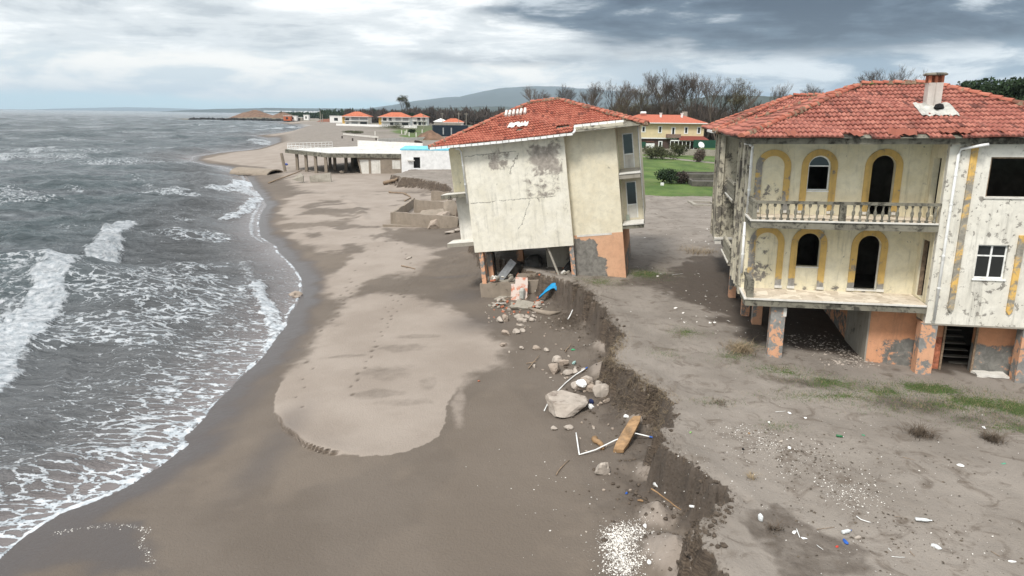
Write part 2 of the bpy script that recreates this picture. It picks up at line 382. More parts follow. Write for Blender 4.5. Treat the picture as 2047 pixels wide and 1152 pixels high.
GP = [(1540, 735, 1.0, .4, .7), (1620, 790, 1.5, .5, .7), (1700, 790, 1.6, .5, .8), (1890, 800, 1.8, .6, .8), (2030, 840, 1.5, .6, .8), (1500, 690, .6, .4, .7), (1370, 665, .9, .8, .8), (1465, 710, .9, .7, .8), (1330, 705, .7, .5, .5), (1200, 562, 1.3, 1.4, .8), (1290, 548, 1.5, 1.6, 1), (1570, 742, 1.2, .7, .8), (1660, 762, 1.4, .8, .9), (1760, 775, 1.3, .8, .9), (1860, 765, 1.5, .7, 1.2),
      (1950, 790, 1.6, .8, 1.1), (2030, 800, 1.5, 1.0, 1.1), (1800, 810, 2.0, .6, .6), (1980, 830, 1.6, .6, .6), (1430, 800, .7, .3, .5), (1560, 850, .5, .3, .3)]
grass = patches(GP)
fld = sdist(X, Y, W([(1235, 384), (1330, 389), (1440, 394), (1700, 392), (1800, 260), (1262, 285), (1225, 300)], 0.))
path = pdist(X, Y, W([(1270, 312), (1330, 316), (1380, 321), (1440, 327), (1600, 345)], 0.))
fieldm = sst(-3, 2, fld+(n_c-.5)*10+(n_a-.5)*3)*sst(1.0, 2.0, path)
fieldm = np.maximum(fieldm, sst(-6, 6, sdist(X, Y, W([(800, 254), (865, 250), (900, 262), (868, 278), (840, 280), (780, 268)], 0.))+(fbm(X, Y, .05, 4, 81)-.5)*30)*.95)
fieldm = np.maximum(fieldm, sst(-5, 8, sdist(X, Y, W([(1200, 300), (1210, 262), (2300, 262), (2600, 300)], 0.)))*.9)
scrub = sst(.42, .6, fbm(X, Y, .03, 4, 91))*sst(280, 360, Y)*(X > -150)*sst(20, 60, du)
soil = sst(-.5, 3.0, sdist(X, Y, [(9.0, 26.0), (8.0, 31), (6.5, 36), (10, 46), (16, 46), (30, 40), (30, 20.5), (18.5, 22.5), (14, 24.0)])+(n_a-.5)*3.5)  # darker soil also paints in the shade under the upright villa
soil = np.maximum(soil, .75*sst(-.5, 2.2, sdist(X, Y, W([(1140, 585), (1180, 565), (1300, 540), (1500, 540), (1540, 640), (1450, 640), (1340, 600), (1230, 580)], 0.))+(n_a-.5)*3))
soil = np.maximum(soil, .62*sst(-.2, .25, sdist(X, Y, W([(1480, 1012), (1560, 1004), (1600, 1045), (1660, 1062), (1735, 1078), (1770, 1160), (1560, 1175), (1545, 1110), (1500, 1062)], 0.))+(n_a-.5)*.9+(n_b-.5)*.35))
foot_ = np.exp(-np.maximum(-duw-.3, 0)/1.7)*(duw < .1)*(1-sst(34, 46, Y))*(.35+1.0*fbm(X, Y, .9, 4, 97)); soil = np.maximum(soil, np.clip(foot_, 0, .85)*(1-np.clip(fanm*1.6, 0, 1)))
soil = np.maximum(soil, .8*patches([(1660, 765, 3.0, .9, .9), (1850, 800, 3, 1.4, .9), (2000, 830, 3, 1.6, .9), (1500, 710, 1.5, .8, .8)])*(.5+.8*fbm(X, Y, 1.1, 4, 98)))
dampzone = sst(-.15, .25, sdist(X, Y, W([(690, 1165), (760, 1075), (845, 1045), (842, 1000), (870, 975), (915, 948), (912, 915), (885, 890), (930, 800), (1010, 760), (1100, 860), (1170, 960), (1200, 1165)], -1.7))+(n_a-.5)*.5)
damp = .55*dampzone+sst(.5, .62, fbm(X, Y, .1, 4, 95)+.25*fbm(X, Y, 1.2, 3, 96)-.12)
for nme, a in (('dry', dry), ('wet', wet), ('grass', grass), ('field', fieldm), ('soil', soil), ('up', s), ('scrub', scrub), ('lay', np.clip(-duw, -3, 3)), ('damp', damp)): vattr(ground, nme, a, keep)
g = material('sand_and_soil'); p = g.pos(); px_, py_, pz_ = g.xyz(p)
a_dry, a_wet, a_gr, a_fd, a_so, a_up, a_sc, a_dp = [g.attr(k) for k in ('dry', 'wet', 'grass', 'field', 'soil', 'up', 'scrub', 'damp')]
geo = g.new('ShaderNodeNewGeometry'); nz = g.xyz(g.w(geo.outputs['True Normal']))[2]
n_lo = g.noise(p, .35, 5, .55); n_md = g.noise(p, 2.3, 6, .6, .4); n_hi = g.noise(p, 14, 5, .65); n_gr = g.noise(p, 90, 3, .7)
c = g.mix(n_lo.sm(.35, .65), (.124, .101, .081), (.142, .117, .095))
c = g.mix(a_dp*.4, c, (.185, .150, .118))
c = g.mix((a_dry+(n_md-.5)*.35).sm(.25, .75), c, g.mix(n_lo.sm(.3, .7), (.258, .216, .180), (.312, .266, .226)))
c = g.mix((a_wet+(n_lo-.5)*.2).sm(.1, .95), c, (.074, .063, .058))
upc = g.mix(n_lo.sm(.3, .7), (.196, .170, .144), (.264, .232, .200))
upc = g.mix(g.noise(p, 1.2, 6, .65, 1.).sm(.50, .70), upc, (.135, .110, .088))
upc = g.mix(n_hi.sm(.60, .72)*.55, upc, (.13, .10, .078))
c = g.mix(a_up.sm(.55, .95), c, upc)
# layered earth where the ground breaks off steeply
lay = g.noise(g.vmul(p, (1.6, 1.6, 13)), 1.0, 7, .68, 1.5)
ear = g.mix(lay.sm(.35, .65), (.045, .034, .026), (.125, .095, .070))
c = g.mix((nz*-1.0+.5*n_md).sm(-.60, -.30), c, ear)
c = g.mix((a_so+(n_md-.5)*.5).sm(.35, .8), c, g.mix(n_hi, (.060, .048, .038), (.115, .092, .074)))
gr = g.mix(n_hi.sm(.35, .65), (.030, .055, .014), (.085, .115, .034))
c = g.mix((a_gr*.9+(n_hi-.5)*1.3+(n_md-.5)*.8).sm(.55, .85), c, gr)
fgr0 = g.mix(g.noise(g.vmul(p, (1, .5, 1)), .25, 7, .65).sm(.35, .65), (.050, .095, .016), (.105, .160, .036))
fgr = g.mix(g.noise(p, .12, 6, .7, .6).sm(.48, .68)*.75, fgr0, (.125, .125, .055))
c = g.mix((a_fd+(n_md-.5)*.3).sm(.4, .6), c, fgr)
c = g.mix(a_sc*.8, c, (.085, .085, .045))
far = py_.sm(900, 1600); c = g.mix(far, c, g.mix(g.noise(p, .004, 5, .6).sm(.4, .6), (.055, .055, .040), (.105, .115, .065)))
c = g.mix(g.voro(p, 9).sm(.045, .02)*(a_wet*-1.0+1.0).cl()*n_md.sm(.5, .62)*far.sm(1, 0), c, (.48, .44, .38))
c = g.mix(g.voro(g.vadd(p, (5., 3., 0.)), 5).sm(.05, .025)*n_lo.sm(.45, .6)*.8, c, (.06, .045, .035))
rough = (a_wet+(n_lo-.5)*.2).sm(.2, 1.0, .93, .34)
hh = n_md*.7+n_hi*.8*(a_wet*-1.0+1.0).cl()+n_gr*.12
ground.data.materials.append(g.out(c, rough, g.bump(hh, .8, .06)))
# ---- sea
wx = spacing(-42, -8, .12, .016, -28000, 2500); wx = wx[wx < 2500]
wys = [-12.0]
while wys[-1] < 12: wys.append(wys[-1]+.2)
while wys[-1] < 26000: wys.append(wys[-1]+max(.07, .0048*wys[-1]))
wys = np.array(wys)
X, Y = np.meshgrid(wx, wys)
d = sdist(X, Y, sea_poly)
msk = d > -1.0-.02*np.maximum(Y-50, 0)*(Y < 1200)
rs = np.random.RandomState(5); H = np.zeros_like(X)
cell = np.maximum(.0048*Y, .12)
Xw = X+2.2*(fbm(X, Y, .06, 3, 201)-.5)*4; Yw = Y+2.2*(fbm(X, Y, .05, 3, 202)-.5)*6
for k in range(46):
    L = 1.1*1.115**k if k < 30 else 1.6*1.11**k*.35; L = min(L, 26); th = R(-86+rs.uniform(-1, 1)*(34 if L > 4 else 52)); A = (.0135 if L > 5 else .019)*L**.72*rs.uniform(.6, 1.3); kx, ky = math.cos(th)*2*math.pi/L, math.sin(th)*2*math.pi/L
    ph = rs.uniform(0, 6.28); f = 1-sst(.18, .5, cell/L)
    t = np.sin(Xw*kx+Yw*ky+ph); H += A*f*(1-np.abs(t)**.9*1.0 if k % 2 else t)
H = (H-.15)*(.55+.9*fbm(X, Y, .035, 3, 203))
fade = sst(.0, 9.0, d)*.88+.12*sst(0, 1.2, d); H = H*fade*1.5
def stroke(pts, hw, zz=SEA):
    q = pdist(X, Y, W(pts, zz)); return q
foam = np.zeros_like(X)
def fst(pts, hw, k, jit=.5):
    global foam
    w_ = W(pts, SEA); xs_ = [q[0] for q in w_]; yz_ = [q[1] for q in w_]; mg = hw*2.5; sl_ = (slice(*np.searchsorted(wys, (min(yz_)-mg, max(yz_)+mg))), slice(*np.searchsorted(wx, (min(xs_)-mg, max(xs_)+mg))))
    x_, y_ = X[sl_], Y[sl_]; q = pdist(x_, y_, w_)+(fbm(x_, y_, 1.2/hw, 4, int(pts[0][0]+hw*9))-.5)*hw*2*jit; foam[sl_] = np.maximum(foam[sl_], k*(1-sst(hw*.35, hw, q)))
fst([(-60, 800), (0, 738), (55, 682), (100, 618), (150, 562), (195, 524), (248, 482)], 1.75, 1.3, .35)
fst([(-60, 700), (20, 640), (80, 585), (150, 545)], 2.6, .66, 1.3)
fst([(513, 578), (524, 606), (545, 640), (560, 668), (548, 700)], .75, 1.1); fst([(548, 660), (556, 690), (520, 730)], .9, .75)
fst([(300, 400), (360, 400), (420, 386), (470, 376), (515, 392)], 2.6, .9); fst([(430, 384), (486, 366), (500, 372)], 2.2, 1.1); fst([(450, 440), (490, 424), (520, 396)], 1.4, 1.0)
fst([(-20, 326), (50, 314), (110, 302)], 2.6, 1.0); fst([(280, 405), (330, 402), (390, 412)], 1.7, .9); fst([(90, 336), (140, 328)], 2, .7); fst([(200, 320), (240, 316)], 1.6, .7)
fst([(300, 388), (250, 352)], 1.2, .6); fst([(220, 292), (300, 286), (380, 284)], 4, .55); fst([(430, 268), (470, 266)], 5, .9); fst([(520, 262), (590, 258), (620, 259)], 6, 1.1); fst([(505, 285), (550, 285), (530, 292)], 5, 1.0)
fst([(440, 258), (470, 255), (560, 253)], 7, .8); fst([(360, 330), (400, 326), (460, 340)], 3, .6); fst([(500, 600), (500, 560), (485, 520)], .8, .6); fst([(-20, 300), (30, 296)], 2, .6)
H = H+.30*np.clip(foam, 0, 1.1)*fbm(X, Y, 1.3, 4, 205)*sst(.5, 3, d)+.06*sst(.6, 1, foam)
cell2 = 1-sst(.35, 1.0, cell)
nearsh = 1-sst(27, 40, Y)
lace = (1-sst(2.0, 7.5, d))*(.22+.40*nearsh)+(1-sst(5, 17, d))*.20*(1-sst(35, 60, Y))+.15*sst(3, 6, d)*(1-sst(6, 9, d))*(1-nearsh)
lace = np.maximum(lace, .52*np.exp(-((d-5.5)/2.8)**2)*(1-sst(26, 36, Y)))
lace = lace*(.45+1.0*fbm(X, Y, .18, 4, 206))
lace = np.maximum(lace, .30*(1-sst(12, 30, d))*fbm(X, Y, .1, 3, 207)*1.2)
caps = sst(.58, .66, fbm(X*.7, Y*1.3, .07, 3, 208))*sst(.42, .62, H)*.75
lace = np.maximum(lace, caps)
rim = .9*(1-sst(.05, .22, np.abs(d-.10)+(fbm(X, Y, 1.1, 4, 209)-.45)*.42))*(1-sst(60, 110, Y))+(Y > 60)*.75*(1-sst(.0, .5+.006*Y, np.abs(d-.8)))
Zs = SEA+H+.02*(1-sst(0, .5, d))
Zs = np.where(d < 0, SEA+.012+d*.10-.02, Zs)
water, wk = grid_mesh('sea', wx, wys, Zs, msk)
tag(water, kind='structure')
for nme, a in (('foam', foam), ('lace', lace), ('dist', d), ('rim', rim)): vattr(water, nme, a, wk)
g = material('sea_water'); p = g.pos(); _, wy_, wz_ = g.xyz(p)
af, al, ad, ar = [g.attr(k) for k in ('foam', 'lace', 'dist', 'rim')]
pw = g.vadd(g.vmul(p, (.55, 1.5, 1.)), g.scale(g.noise(g.vmul(p, (.6, 1.3, 1)), .9, 4, .6, color=True), 1.5))
rot = g.new('ShaderNodeVectorRotate', rotation_type='Z_AXIS'); rot.inputs['Angle'].default_value = R(-16); g.put(rot.inputs['Vector'], pw); pr = g.w(rot.outputs[0])
e1 = g.voro(pr, 1.55, 'DISTANCE_TO_EDGE'); e2 = g.voro(pr, 4.2, 'DISTANCE_TO_EDGE'); nl = g.noise(p, 3.0, 5, .6); nb = g.noise(g.vmul(p, (.5, 1.4, 1)), 1.0, 5, .6)
web = e1.sm(.23, .0)*.62+e2.sm(.2, .0)*.35+(nl-.5)*.5
fl_ = web*.85+(nb-.5)*.85+(nl-.5)*.45+al*.80
lacem = fl_.sm(1.0, 1.16)*al.sm(.04, .25)
solid = (af*.92+(nl-.5)*1.5+(nb-.5)*1.2+web*.35-.08).sm(.62, 1.05)
fm = lacem.mx(solid).mx((ar+(nl-.5)*.7).sm(.6, .85))
wc = g.mix(ad.sm(.3, 5.0), (.165, .145, .140), g.mix(ad.sm(3, 20), (.115, .118, .120), g.mix(nb.sm(.35, .7), (.110, .127, .138), (.205, .224, .236))))  # open-sea base colour lightened to paint in a silvery sheen
wc = g.mix((wz_-SEA).sm(.5, 1.2)*ad.sm(6, 20)*.7, wc, (.085, .115, .122))
col = g.mix(fm, wc, g.mix(nl.sm(.3, .7), (.36, .40, .43), (.62, .64, .66)))
chop = g.noise(g.vmul(p, (.35, 1.9, 1.)), 1.5, 6, .60, .8)*1.5+g.noise(g.vmul(p, (.8, 1.8, 1.)), 5, 4, .6)*.5
farchop = g.noise(g.vmul(p, (.7, 1.6, 1.)), .30, 6, .65)
midchop = g.noise(g.vmul(p, (.28, 1.5, 1.)), .75, 7, .64, .9)
bn = g.bump(chop*ad.sm(-.2, 3.0, .12, 1.0)*wy_.sm(60, 200, 1, .4)+midchop*wy_.sm(18, 60, .8, 5)*ad.sm(1., 9.)+farchop*wy_.sm(60, 320, 0, 14)+fm*.4*nl, 1.0, .28)
water.data.materials.append(g.out(col, fm.sm(0, 1, .16, .8), bn, IOR=1.33, Specular_IOR_Level=.5))
# ---------------------------------------------------------------- building materials
def weathered(name, base, base2=None, under=(.27, .245, .21), peel=.5, boxes=(), speck=0.0, grime=.3, moss=0.0, crack=(), low=None, speck_scale=7, rough=.88, seed=0., grey_edge=.06):
    "painted render: peel patches, flakes, run-off streaks, moss and cracks, in the house's own coordinates"
    g = material(name); p = g.vadd(g.coord('Object'), (seed, seed*.7, seed*.3)); x, y, z = g.xyz(g.coord('Object'))
    n1 = g.noise(p, .9, 7, .62, .3); n2 = g.noise(p, 3.6, 6, .65, .6); n3 = g.noise(p, 22, 4, .7)
    c = g.mix(n1.sm(.3, .7), base, base2 or tuple(v*.86 for v in base))
    c = g.mix(n2.sm(.35, .75)*.5, c, tuple(v*.66 for v in base)); c = g.mix(n3.sm(.5, .8)*.25, c, tuple(v*.6 for v in base))
    m = n1*.55+n2*.45+(n3-.5)*.12
    bias = None
    for (x0, x1, z0, z1, k) in boxes:
        b = x.sm(x0-.35, x0+.35)*x.sm(x1+.35, x1-.35)*z.sm(z0-.35, z0+.35)*z.sm(z1+.35, z1-.35)*k
        bias = b if bias is None else bias.mx(b)
    if low: 
        b = (z+(n2-.5)*.5).sm(low[1], low[0])*low[2]; bias = b if bias is None else bias.mx(b)
    mm = m+bias if bias is not None else m
    mask = mm.sm(1-peel, 1-peel+grey_edge)
    uc = g.mix(n2.sm(.3, .7), under, tuple(v*.55 for v in under))
    if speck:
        sp = g.noise(g.vmul(p, (1.0, 1.0, .9)), speck_scale, 5, .62, .25); mask = mask.mx(sp.sm(1-speck, 1-speck+.04)*n1.sm(.35, .5))
    c = g.mix(mask, c, uc)
    if grime:
        st = g.noise(g.vmul(p, (3.2, 3.2, .28)), 1.2, 6, .68); c = g.mix(st.sm(.50, .74)*grime, c, (.075, .066, .052))
    if moss:
        mo = g.noise(p, 2.2, 6, .7, .5); c = g.mix(mo.sm(.50, .64)*moss, c, (.030, .028, .022)); c = g.mix(mo.sm(.40, .28)*moss*.7, c, (.14, .14, .045))
    for (kind, a, lo, hi) in crack:
        if kind == 'h': dd = (z-a+(n2-.5)*.20+(n3-.5)*.06+(n1-.5)*.25).ab(); k = x.sm(lo, lo+.1)*x.sm(hi, hi-.1)*n2.sm(.35, .5)*.8
        else: dd = (x-a+(z*-.55)+(g.noise(p, 1.6, 5, .7)-.5)*1.1).ab(); k = z.sm(lo, lo+.2)*z.sm(hi, hi-.2)
        c = g.mix(dd.sm(.030, .010)*k*.85, c, (.045, .038, .03))
    g.out(c, rough, g.bump(mask*-.5+n3*.25+n2*.3, .5, .02)); return g.m
def plain(name, col, rough=.8, var=.2, scale=6, bump=.3, metal=0, spec=.3, dirt=0):
    g = material(name); p = g.coord('Object'); n = g.noise(p, scale, 5, .6, .3); k = g.noise(p, scale*7, 3, .6)
    c = g.mix(n.sm(.3, .7), tuple(v*(1-var) for v in col), tuple(min(1, v*(1+var)) for v in col))
    if dirt: c = g.mix(g.noise(p, scale*.6, 6, .7).sm(.5, .68)*dirt, c, (.09, .075, .058))
    return g.out(c, rough, g.bump(n*.6+k*.4, bump, .02), Metallic=metal, Specular_IOR_Level=spec)
CREAM = (.70, .62, .44); CREAMW = (.78, .73, .61)
M_front2 = weathered('cream_render_gable', (.78, .745, .65), (.68, .64, .53), peel=.40, boxes=((-4.35, -2.95, 6.45, 7.6, .19), (-1.95, -.15, 5.9, 7.75, .25), (-2.5, -.2, 4.6, 6.3, .12), (-1.3, .1, 3.9, 4.8, .07), (-2.2, -.9, 7.5, 7.9, .12)),
    crack=(('h', 4.72, -5.7, -.6), ('h', 7.42, -5.7, -2.6), ('d', -4.6, 2.9, 4.7), ('d', -6.55, 6.1, 7.4)), grime=.3, under=(.44, .395, .345), speck=.33, speck_scale=6, grey_edge=.13)
M_wing2 = weathered('cream_render_wing', (.74, .685, .54), (.66, .59, .44), peel=.36, boxes=((1.3, 2.7, 5.9, 7.5, .06), (1.3, 2.3, 3.3, 3.7, .08)), grime=.12, speck=.30, speck_scale=5)
M_cream = weathered('cream_render_recess', (.79, .73, .56), (.72, .64, .44), peel=.34, boxes=((-1.0, -.0, 2.4, 4.6, .17), (-1.0, .2, 5.4, 6.6, .15), (-.95, -.55, 6.0, 8, .13), (.5, 2.2, 5.2, 6.0, .06)), low=(2.45, 2.95, .12), speck=.335, speck_scale=5, grime=.4, under=(.33, .30, .26), seed=2.3)
M_flaky = weathered('flaky_cream_wing', (.78, .75, .67), (.66, .63, .55), peel=.37, boxes=((6.9, 7.7, 4.6, 4.95, .16), (5.4, 5.9, 5.5, 8.2, .05), (5.4, 11, 1.6, 2.2, .04)), speck=.42, speck_scale=5.2, grime=.45, under=(.40, .375, .33), seed=4.1)
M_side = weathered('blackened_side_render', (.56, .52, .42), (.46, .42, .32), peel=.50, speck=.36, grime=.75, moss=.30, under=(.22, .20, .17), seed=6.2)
M_orange = weathered('orange_render', (.64, .33, .19), (.58, .28, .15), peel=.36, low=(.55, 1.0, .20), grime=.25, under=(.24, .235, .215), seed=1.5)
M_orange_p = weathered('orange_render_peeling', (.66, .37, .23), (.60, .32, .19), peel=.49, speck=.0, grime=.2, under=(.34, .33, .31), seed=3.7, grey_edge=.02)
M_orange2 = weathered('orange_render_gable', (.64, .38, .24), (.60, .34, .21), peel=.35, boxes=((-.3, 1.35, .1, 2.0, .40), (.1, 1.95, -.4, 1.0, .32)), grime=.12, under=(.25, .235, .21), seed=7.7, grey_edge=.02)
M_yellow = weathered('ochre_band', (.64, .43, .15), (.55, .37, .13), peel=.43, boxes=((-1.2, -.4, 2.3, 8.2, .15), (-1, .8, 5.2, 6.2, .16)), low=(2.5, 2.95, .2), speck=.34, grime=.4, under=(.36, .34, .31), seed=8.8)
M_yellow_w = weathered('ochre_pilaster', (.70, .45, .14), (.66, .40, .1), peel=.565, grime=.35, under=(.40, .37, .31), seed=9.1, grey_edge=.1)
M_mossy = weathered('mossy_concrete', (.23, .215, .17), (.15, .14, .11), peel=.47, grime=.8, moss=.95, under=(.10, .095, .075), seed=5.5)
M_conc = weathered('grey_concrete', (.36, .33, .28), (.28, .255, .21), peel=.42, grime=.35, under=(.22, .20, .17), seed=11.)
M_board = weathered('board_marked_concrete', (.30, .25, .20), (.24, .20, .155), peel=.4, grime=.2, under=(.19, .155, .12), seed=12.)
M_white = weathered('worn_white_paint', (.72, .70, .65), (.62, .59, .53), peel=.37, grime=.30, under=(.36, .33, .29), seed=13.)
M_dark = plain('interior_shade_plaster', (.11, .10, .085), .95, .3, 2, .4)  # shade of the rooms is put into this dark plaster colour
M_pvc = plain('white_plastic', (.80, .80, .78), .45, .06, 4, .05, dirt=.25, spec=.4)
M_black = plain('black_and_shade', (.012, .012, .012), .95, .3, 4, .2)  # real black things, and painted shade inside the low white building
g = material('dark_glass'); M_glass = g.out((.02, .022, .022), .12, None, Specular_IOR_Level=.5)
M_brick = plain('red_brick', (.42, .15, .085), .9, .35, 9, .6, dirt=.4)
M_wood = plain('weathered_wood', (.24, .175, .12), .9, .3, 8, .6)
M_woodo = plain('orange_timber', (.30, .185, .095), .8, .35, 3, .5, dirt=.4)
g = material('marble_floor_slabs'); p = g.coord('Object'); nrm = g.voro(g.vmul(p, (1, 1, 0)), 2.6, 'F1', 'Color', .6); hx = g.xyz(nrm)[0]
M_floor = g.out(g.mix(g.noise(p, 4, 6, .7).sm(.5, .7)*.6, g.mix(hx.sm(.2, .9), (.56, .48, .38), (.74, .66, .54)), (.30, .24, .15)), .8, g.bump(g.voro(g.vmul(p, (1, 1, 0)), 2.6, 'DISTANCE_TO_EDGE').sm(0, .03), .4, .01))
def tile_mat(name, a, b, dark, lich=.5):
    g = material(name); uv = g.w(g.new('ShaderNodeUVMap').outputs[0]); u, v, _ = g.xyz(uv)
    wn = g.new('ShaderNodeTexWhiteNoise', noise_dimensions='3D'); g.put(wn.inputs['Vector'], g.vec(u.fl(), v.fl(), 0.)); h = g.w(wn.outputs['Value'])
    p = g.coord('Object'); n = g.noise(p, 1.3, 6, .65, .5); k = g.noise(p, 18, 4, .7)
    c = g.mix(h.sm(.0, 1.0), a, b); c = g.mix(h.sm(.86, .97), c, dark)
    c = g.mix((n+(k-.5)*.3).sm(.52, .72)*.55, c, dark); c = g.mix(g.noise(p, 3.1, 6, .72, .3).sm(.62, .72)*lich, c, (.15, .13, .085))
    vf = v-v.fl(); c = g.mix(vf.sm(.16, .02)*.5, c, tuple(q*.45 for q in dark))
    return g.out(c, .78, g.bump(k*.5+n*.4, .5, .015))
M_tile = tile_mat('clay_tile_faded_red', (.290, .096, .070), (.425, .168, .122), (.14, .050, .038))
M_tile2 = tile_mat('clay_tile_orange', (.345, .096, .060), (.465, .160, .102), (.17, .048, .032), .4)
M_ridge = tile_mat('ridge_tile_clay', (.34, .105, .068), (.46, .175, .115), (.18, .075, .05), .6)
M_mortar = plain('ridge_mortar', (.20, .14, .095), .95, .35, 6, .8)
# ---------------------------------------------------------------- roofs
def slope(mb_uvs, o_, eu, ev, en, vmax, ul, ur, du=.05, dv=.36, tw=.23, gaps=()):
    "rows of tiles on one roof face: o_ eave origin, eu along the eave, ev up the slope, ul(v), ur(v) its side limits"
    V_, F_, U_ = mb_uvs; rows = int(vmax/dv)+1
    for r in range(rows):
        v0 = r*dv-.03; v1 = min((r+1)*dv+.03, vmax)
        if v1-v0 < .05: continue
        a, b = ul(max(v0, 0)), ur(max(v0, 0)); a2, b2 = ul(v1), ur(v1)
        n = max(2, int((b-a)/du)); base = len(V_); jit = [(rnd()-.5)*.03 for _ in range(int((b-a)/tw)+3)]
        off = 0.
        for k in range(n+1):
            u = a+(b-a)*k/n; ph = u/tw+off; ti = int((u-a)/tw); j = jit[min(ti, len(jit)-1)]
            fr = ph-math.floor(ph); w = .030*math.sin(2*math.pi*fr)+(.012 if fr > .86 else 0)
            dvv = v0+j*.6; uu = min(max(u, a2), b2)
            sag = .025*math.sin(u*.9+r*.5)+.015*math.sin(u*2.3+1+r)
            for (q_u, q_v, q_n) in ((u, dvv, -.012), (u, dvv, .045+w+j*.35), (u, dvv+.03, .052+w+j*.3), (uu, v1, .004+w)):
                pt = o_+eu*q_u+ev*q_v+en*(q_n+sag); V_.append(pt); U_.append((ph, r+(.0 if q_v < v1-.05 else .99)+.001))
        for k in range(n):
            u = a+(b-a)*(k+.5)/n
            if any(g0 < u < g1 and r0 <= r <= r1 for g0, g1, r0, r1 in gaps): continue
            for j in range(3): F_.append((base+k*4+j, base+(k+1)*4+j, base+(k+1)*4+j+1, base+k*4+j+1))
def build_uv(uvs, name, mat, parent):
    V_, F_, U_ = uvs; me = bpy.data.meshes.new(name); me.from_pydata(V_, [], F_); me.materials.append(mat)
    ul_ = me.uv_layers.new(name='UVMap'); li = np.empty(len(me.loops), np.int32); me.loops.foreach_get('vertex_index', li)
    ul_.data.foreach_set('uv', np.array(U_, np.float32)[li].ravel()); me.update()
    o = bpy.data.objects.new(name, me); COL.objects.link(o); o.parent = parent; return o
def ridge_caps(uvs, a, b, r=.13, L=.40, mb=None):
    a = Vector(a); b = Vector(b); d = b-a; n = max(1, int(d.length/L)); d.normalize(); up = Vector((0, 0, 1)); sd_ = d.cross(up).normalized(); nn = sd_.cross(d)
    V_, F_, U_ = uvs
    for i in range(n):
        j = (rnd()-.5)*.04; base = len(V_); h = rnd()*40
        p0 = a+d*(i*L-.03); p1 = a+d*((i+1)*L)
        for (pp, rr, lift) in ((p0, r*1.12, .03), (p0, r*1.12, .06), (p1, r*.92, .03)):
            for k in range(7):
                t = math.pi*k/6; V_.append(pp+sd_*(math.cos(t)*rr+j)+nn*(math.sin(t)*rr*.8+lift+(rnd()-.5)*.008)); U_.append((h, i+.5))
        for q in range(2):
            for k in range(6): F_.append((base+q*7+k, base+q*7+k+1, base+(q+1)*7+k+1, base+(q+1)*7+k))
        base2 = base+7
        F_.append(tuple(base+k for k in range(7)))
    if mb is not None:
        m = 26
        for i in range(m):
            q = a+(b-a)*((i+rnd()*.6)/m)
            if rnd() < .8: mb.tube([q-d*.22-nn*.02+sd_*(rnd()-.5)*.1, q+nn*.01+sd_*(rnd()-.5)*.12, q+d*.22-nn*.02], [.05, .14+rnd()*.03, .05], 6)
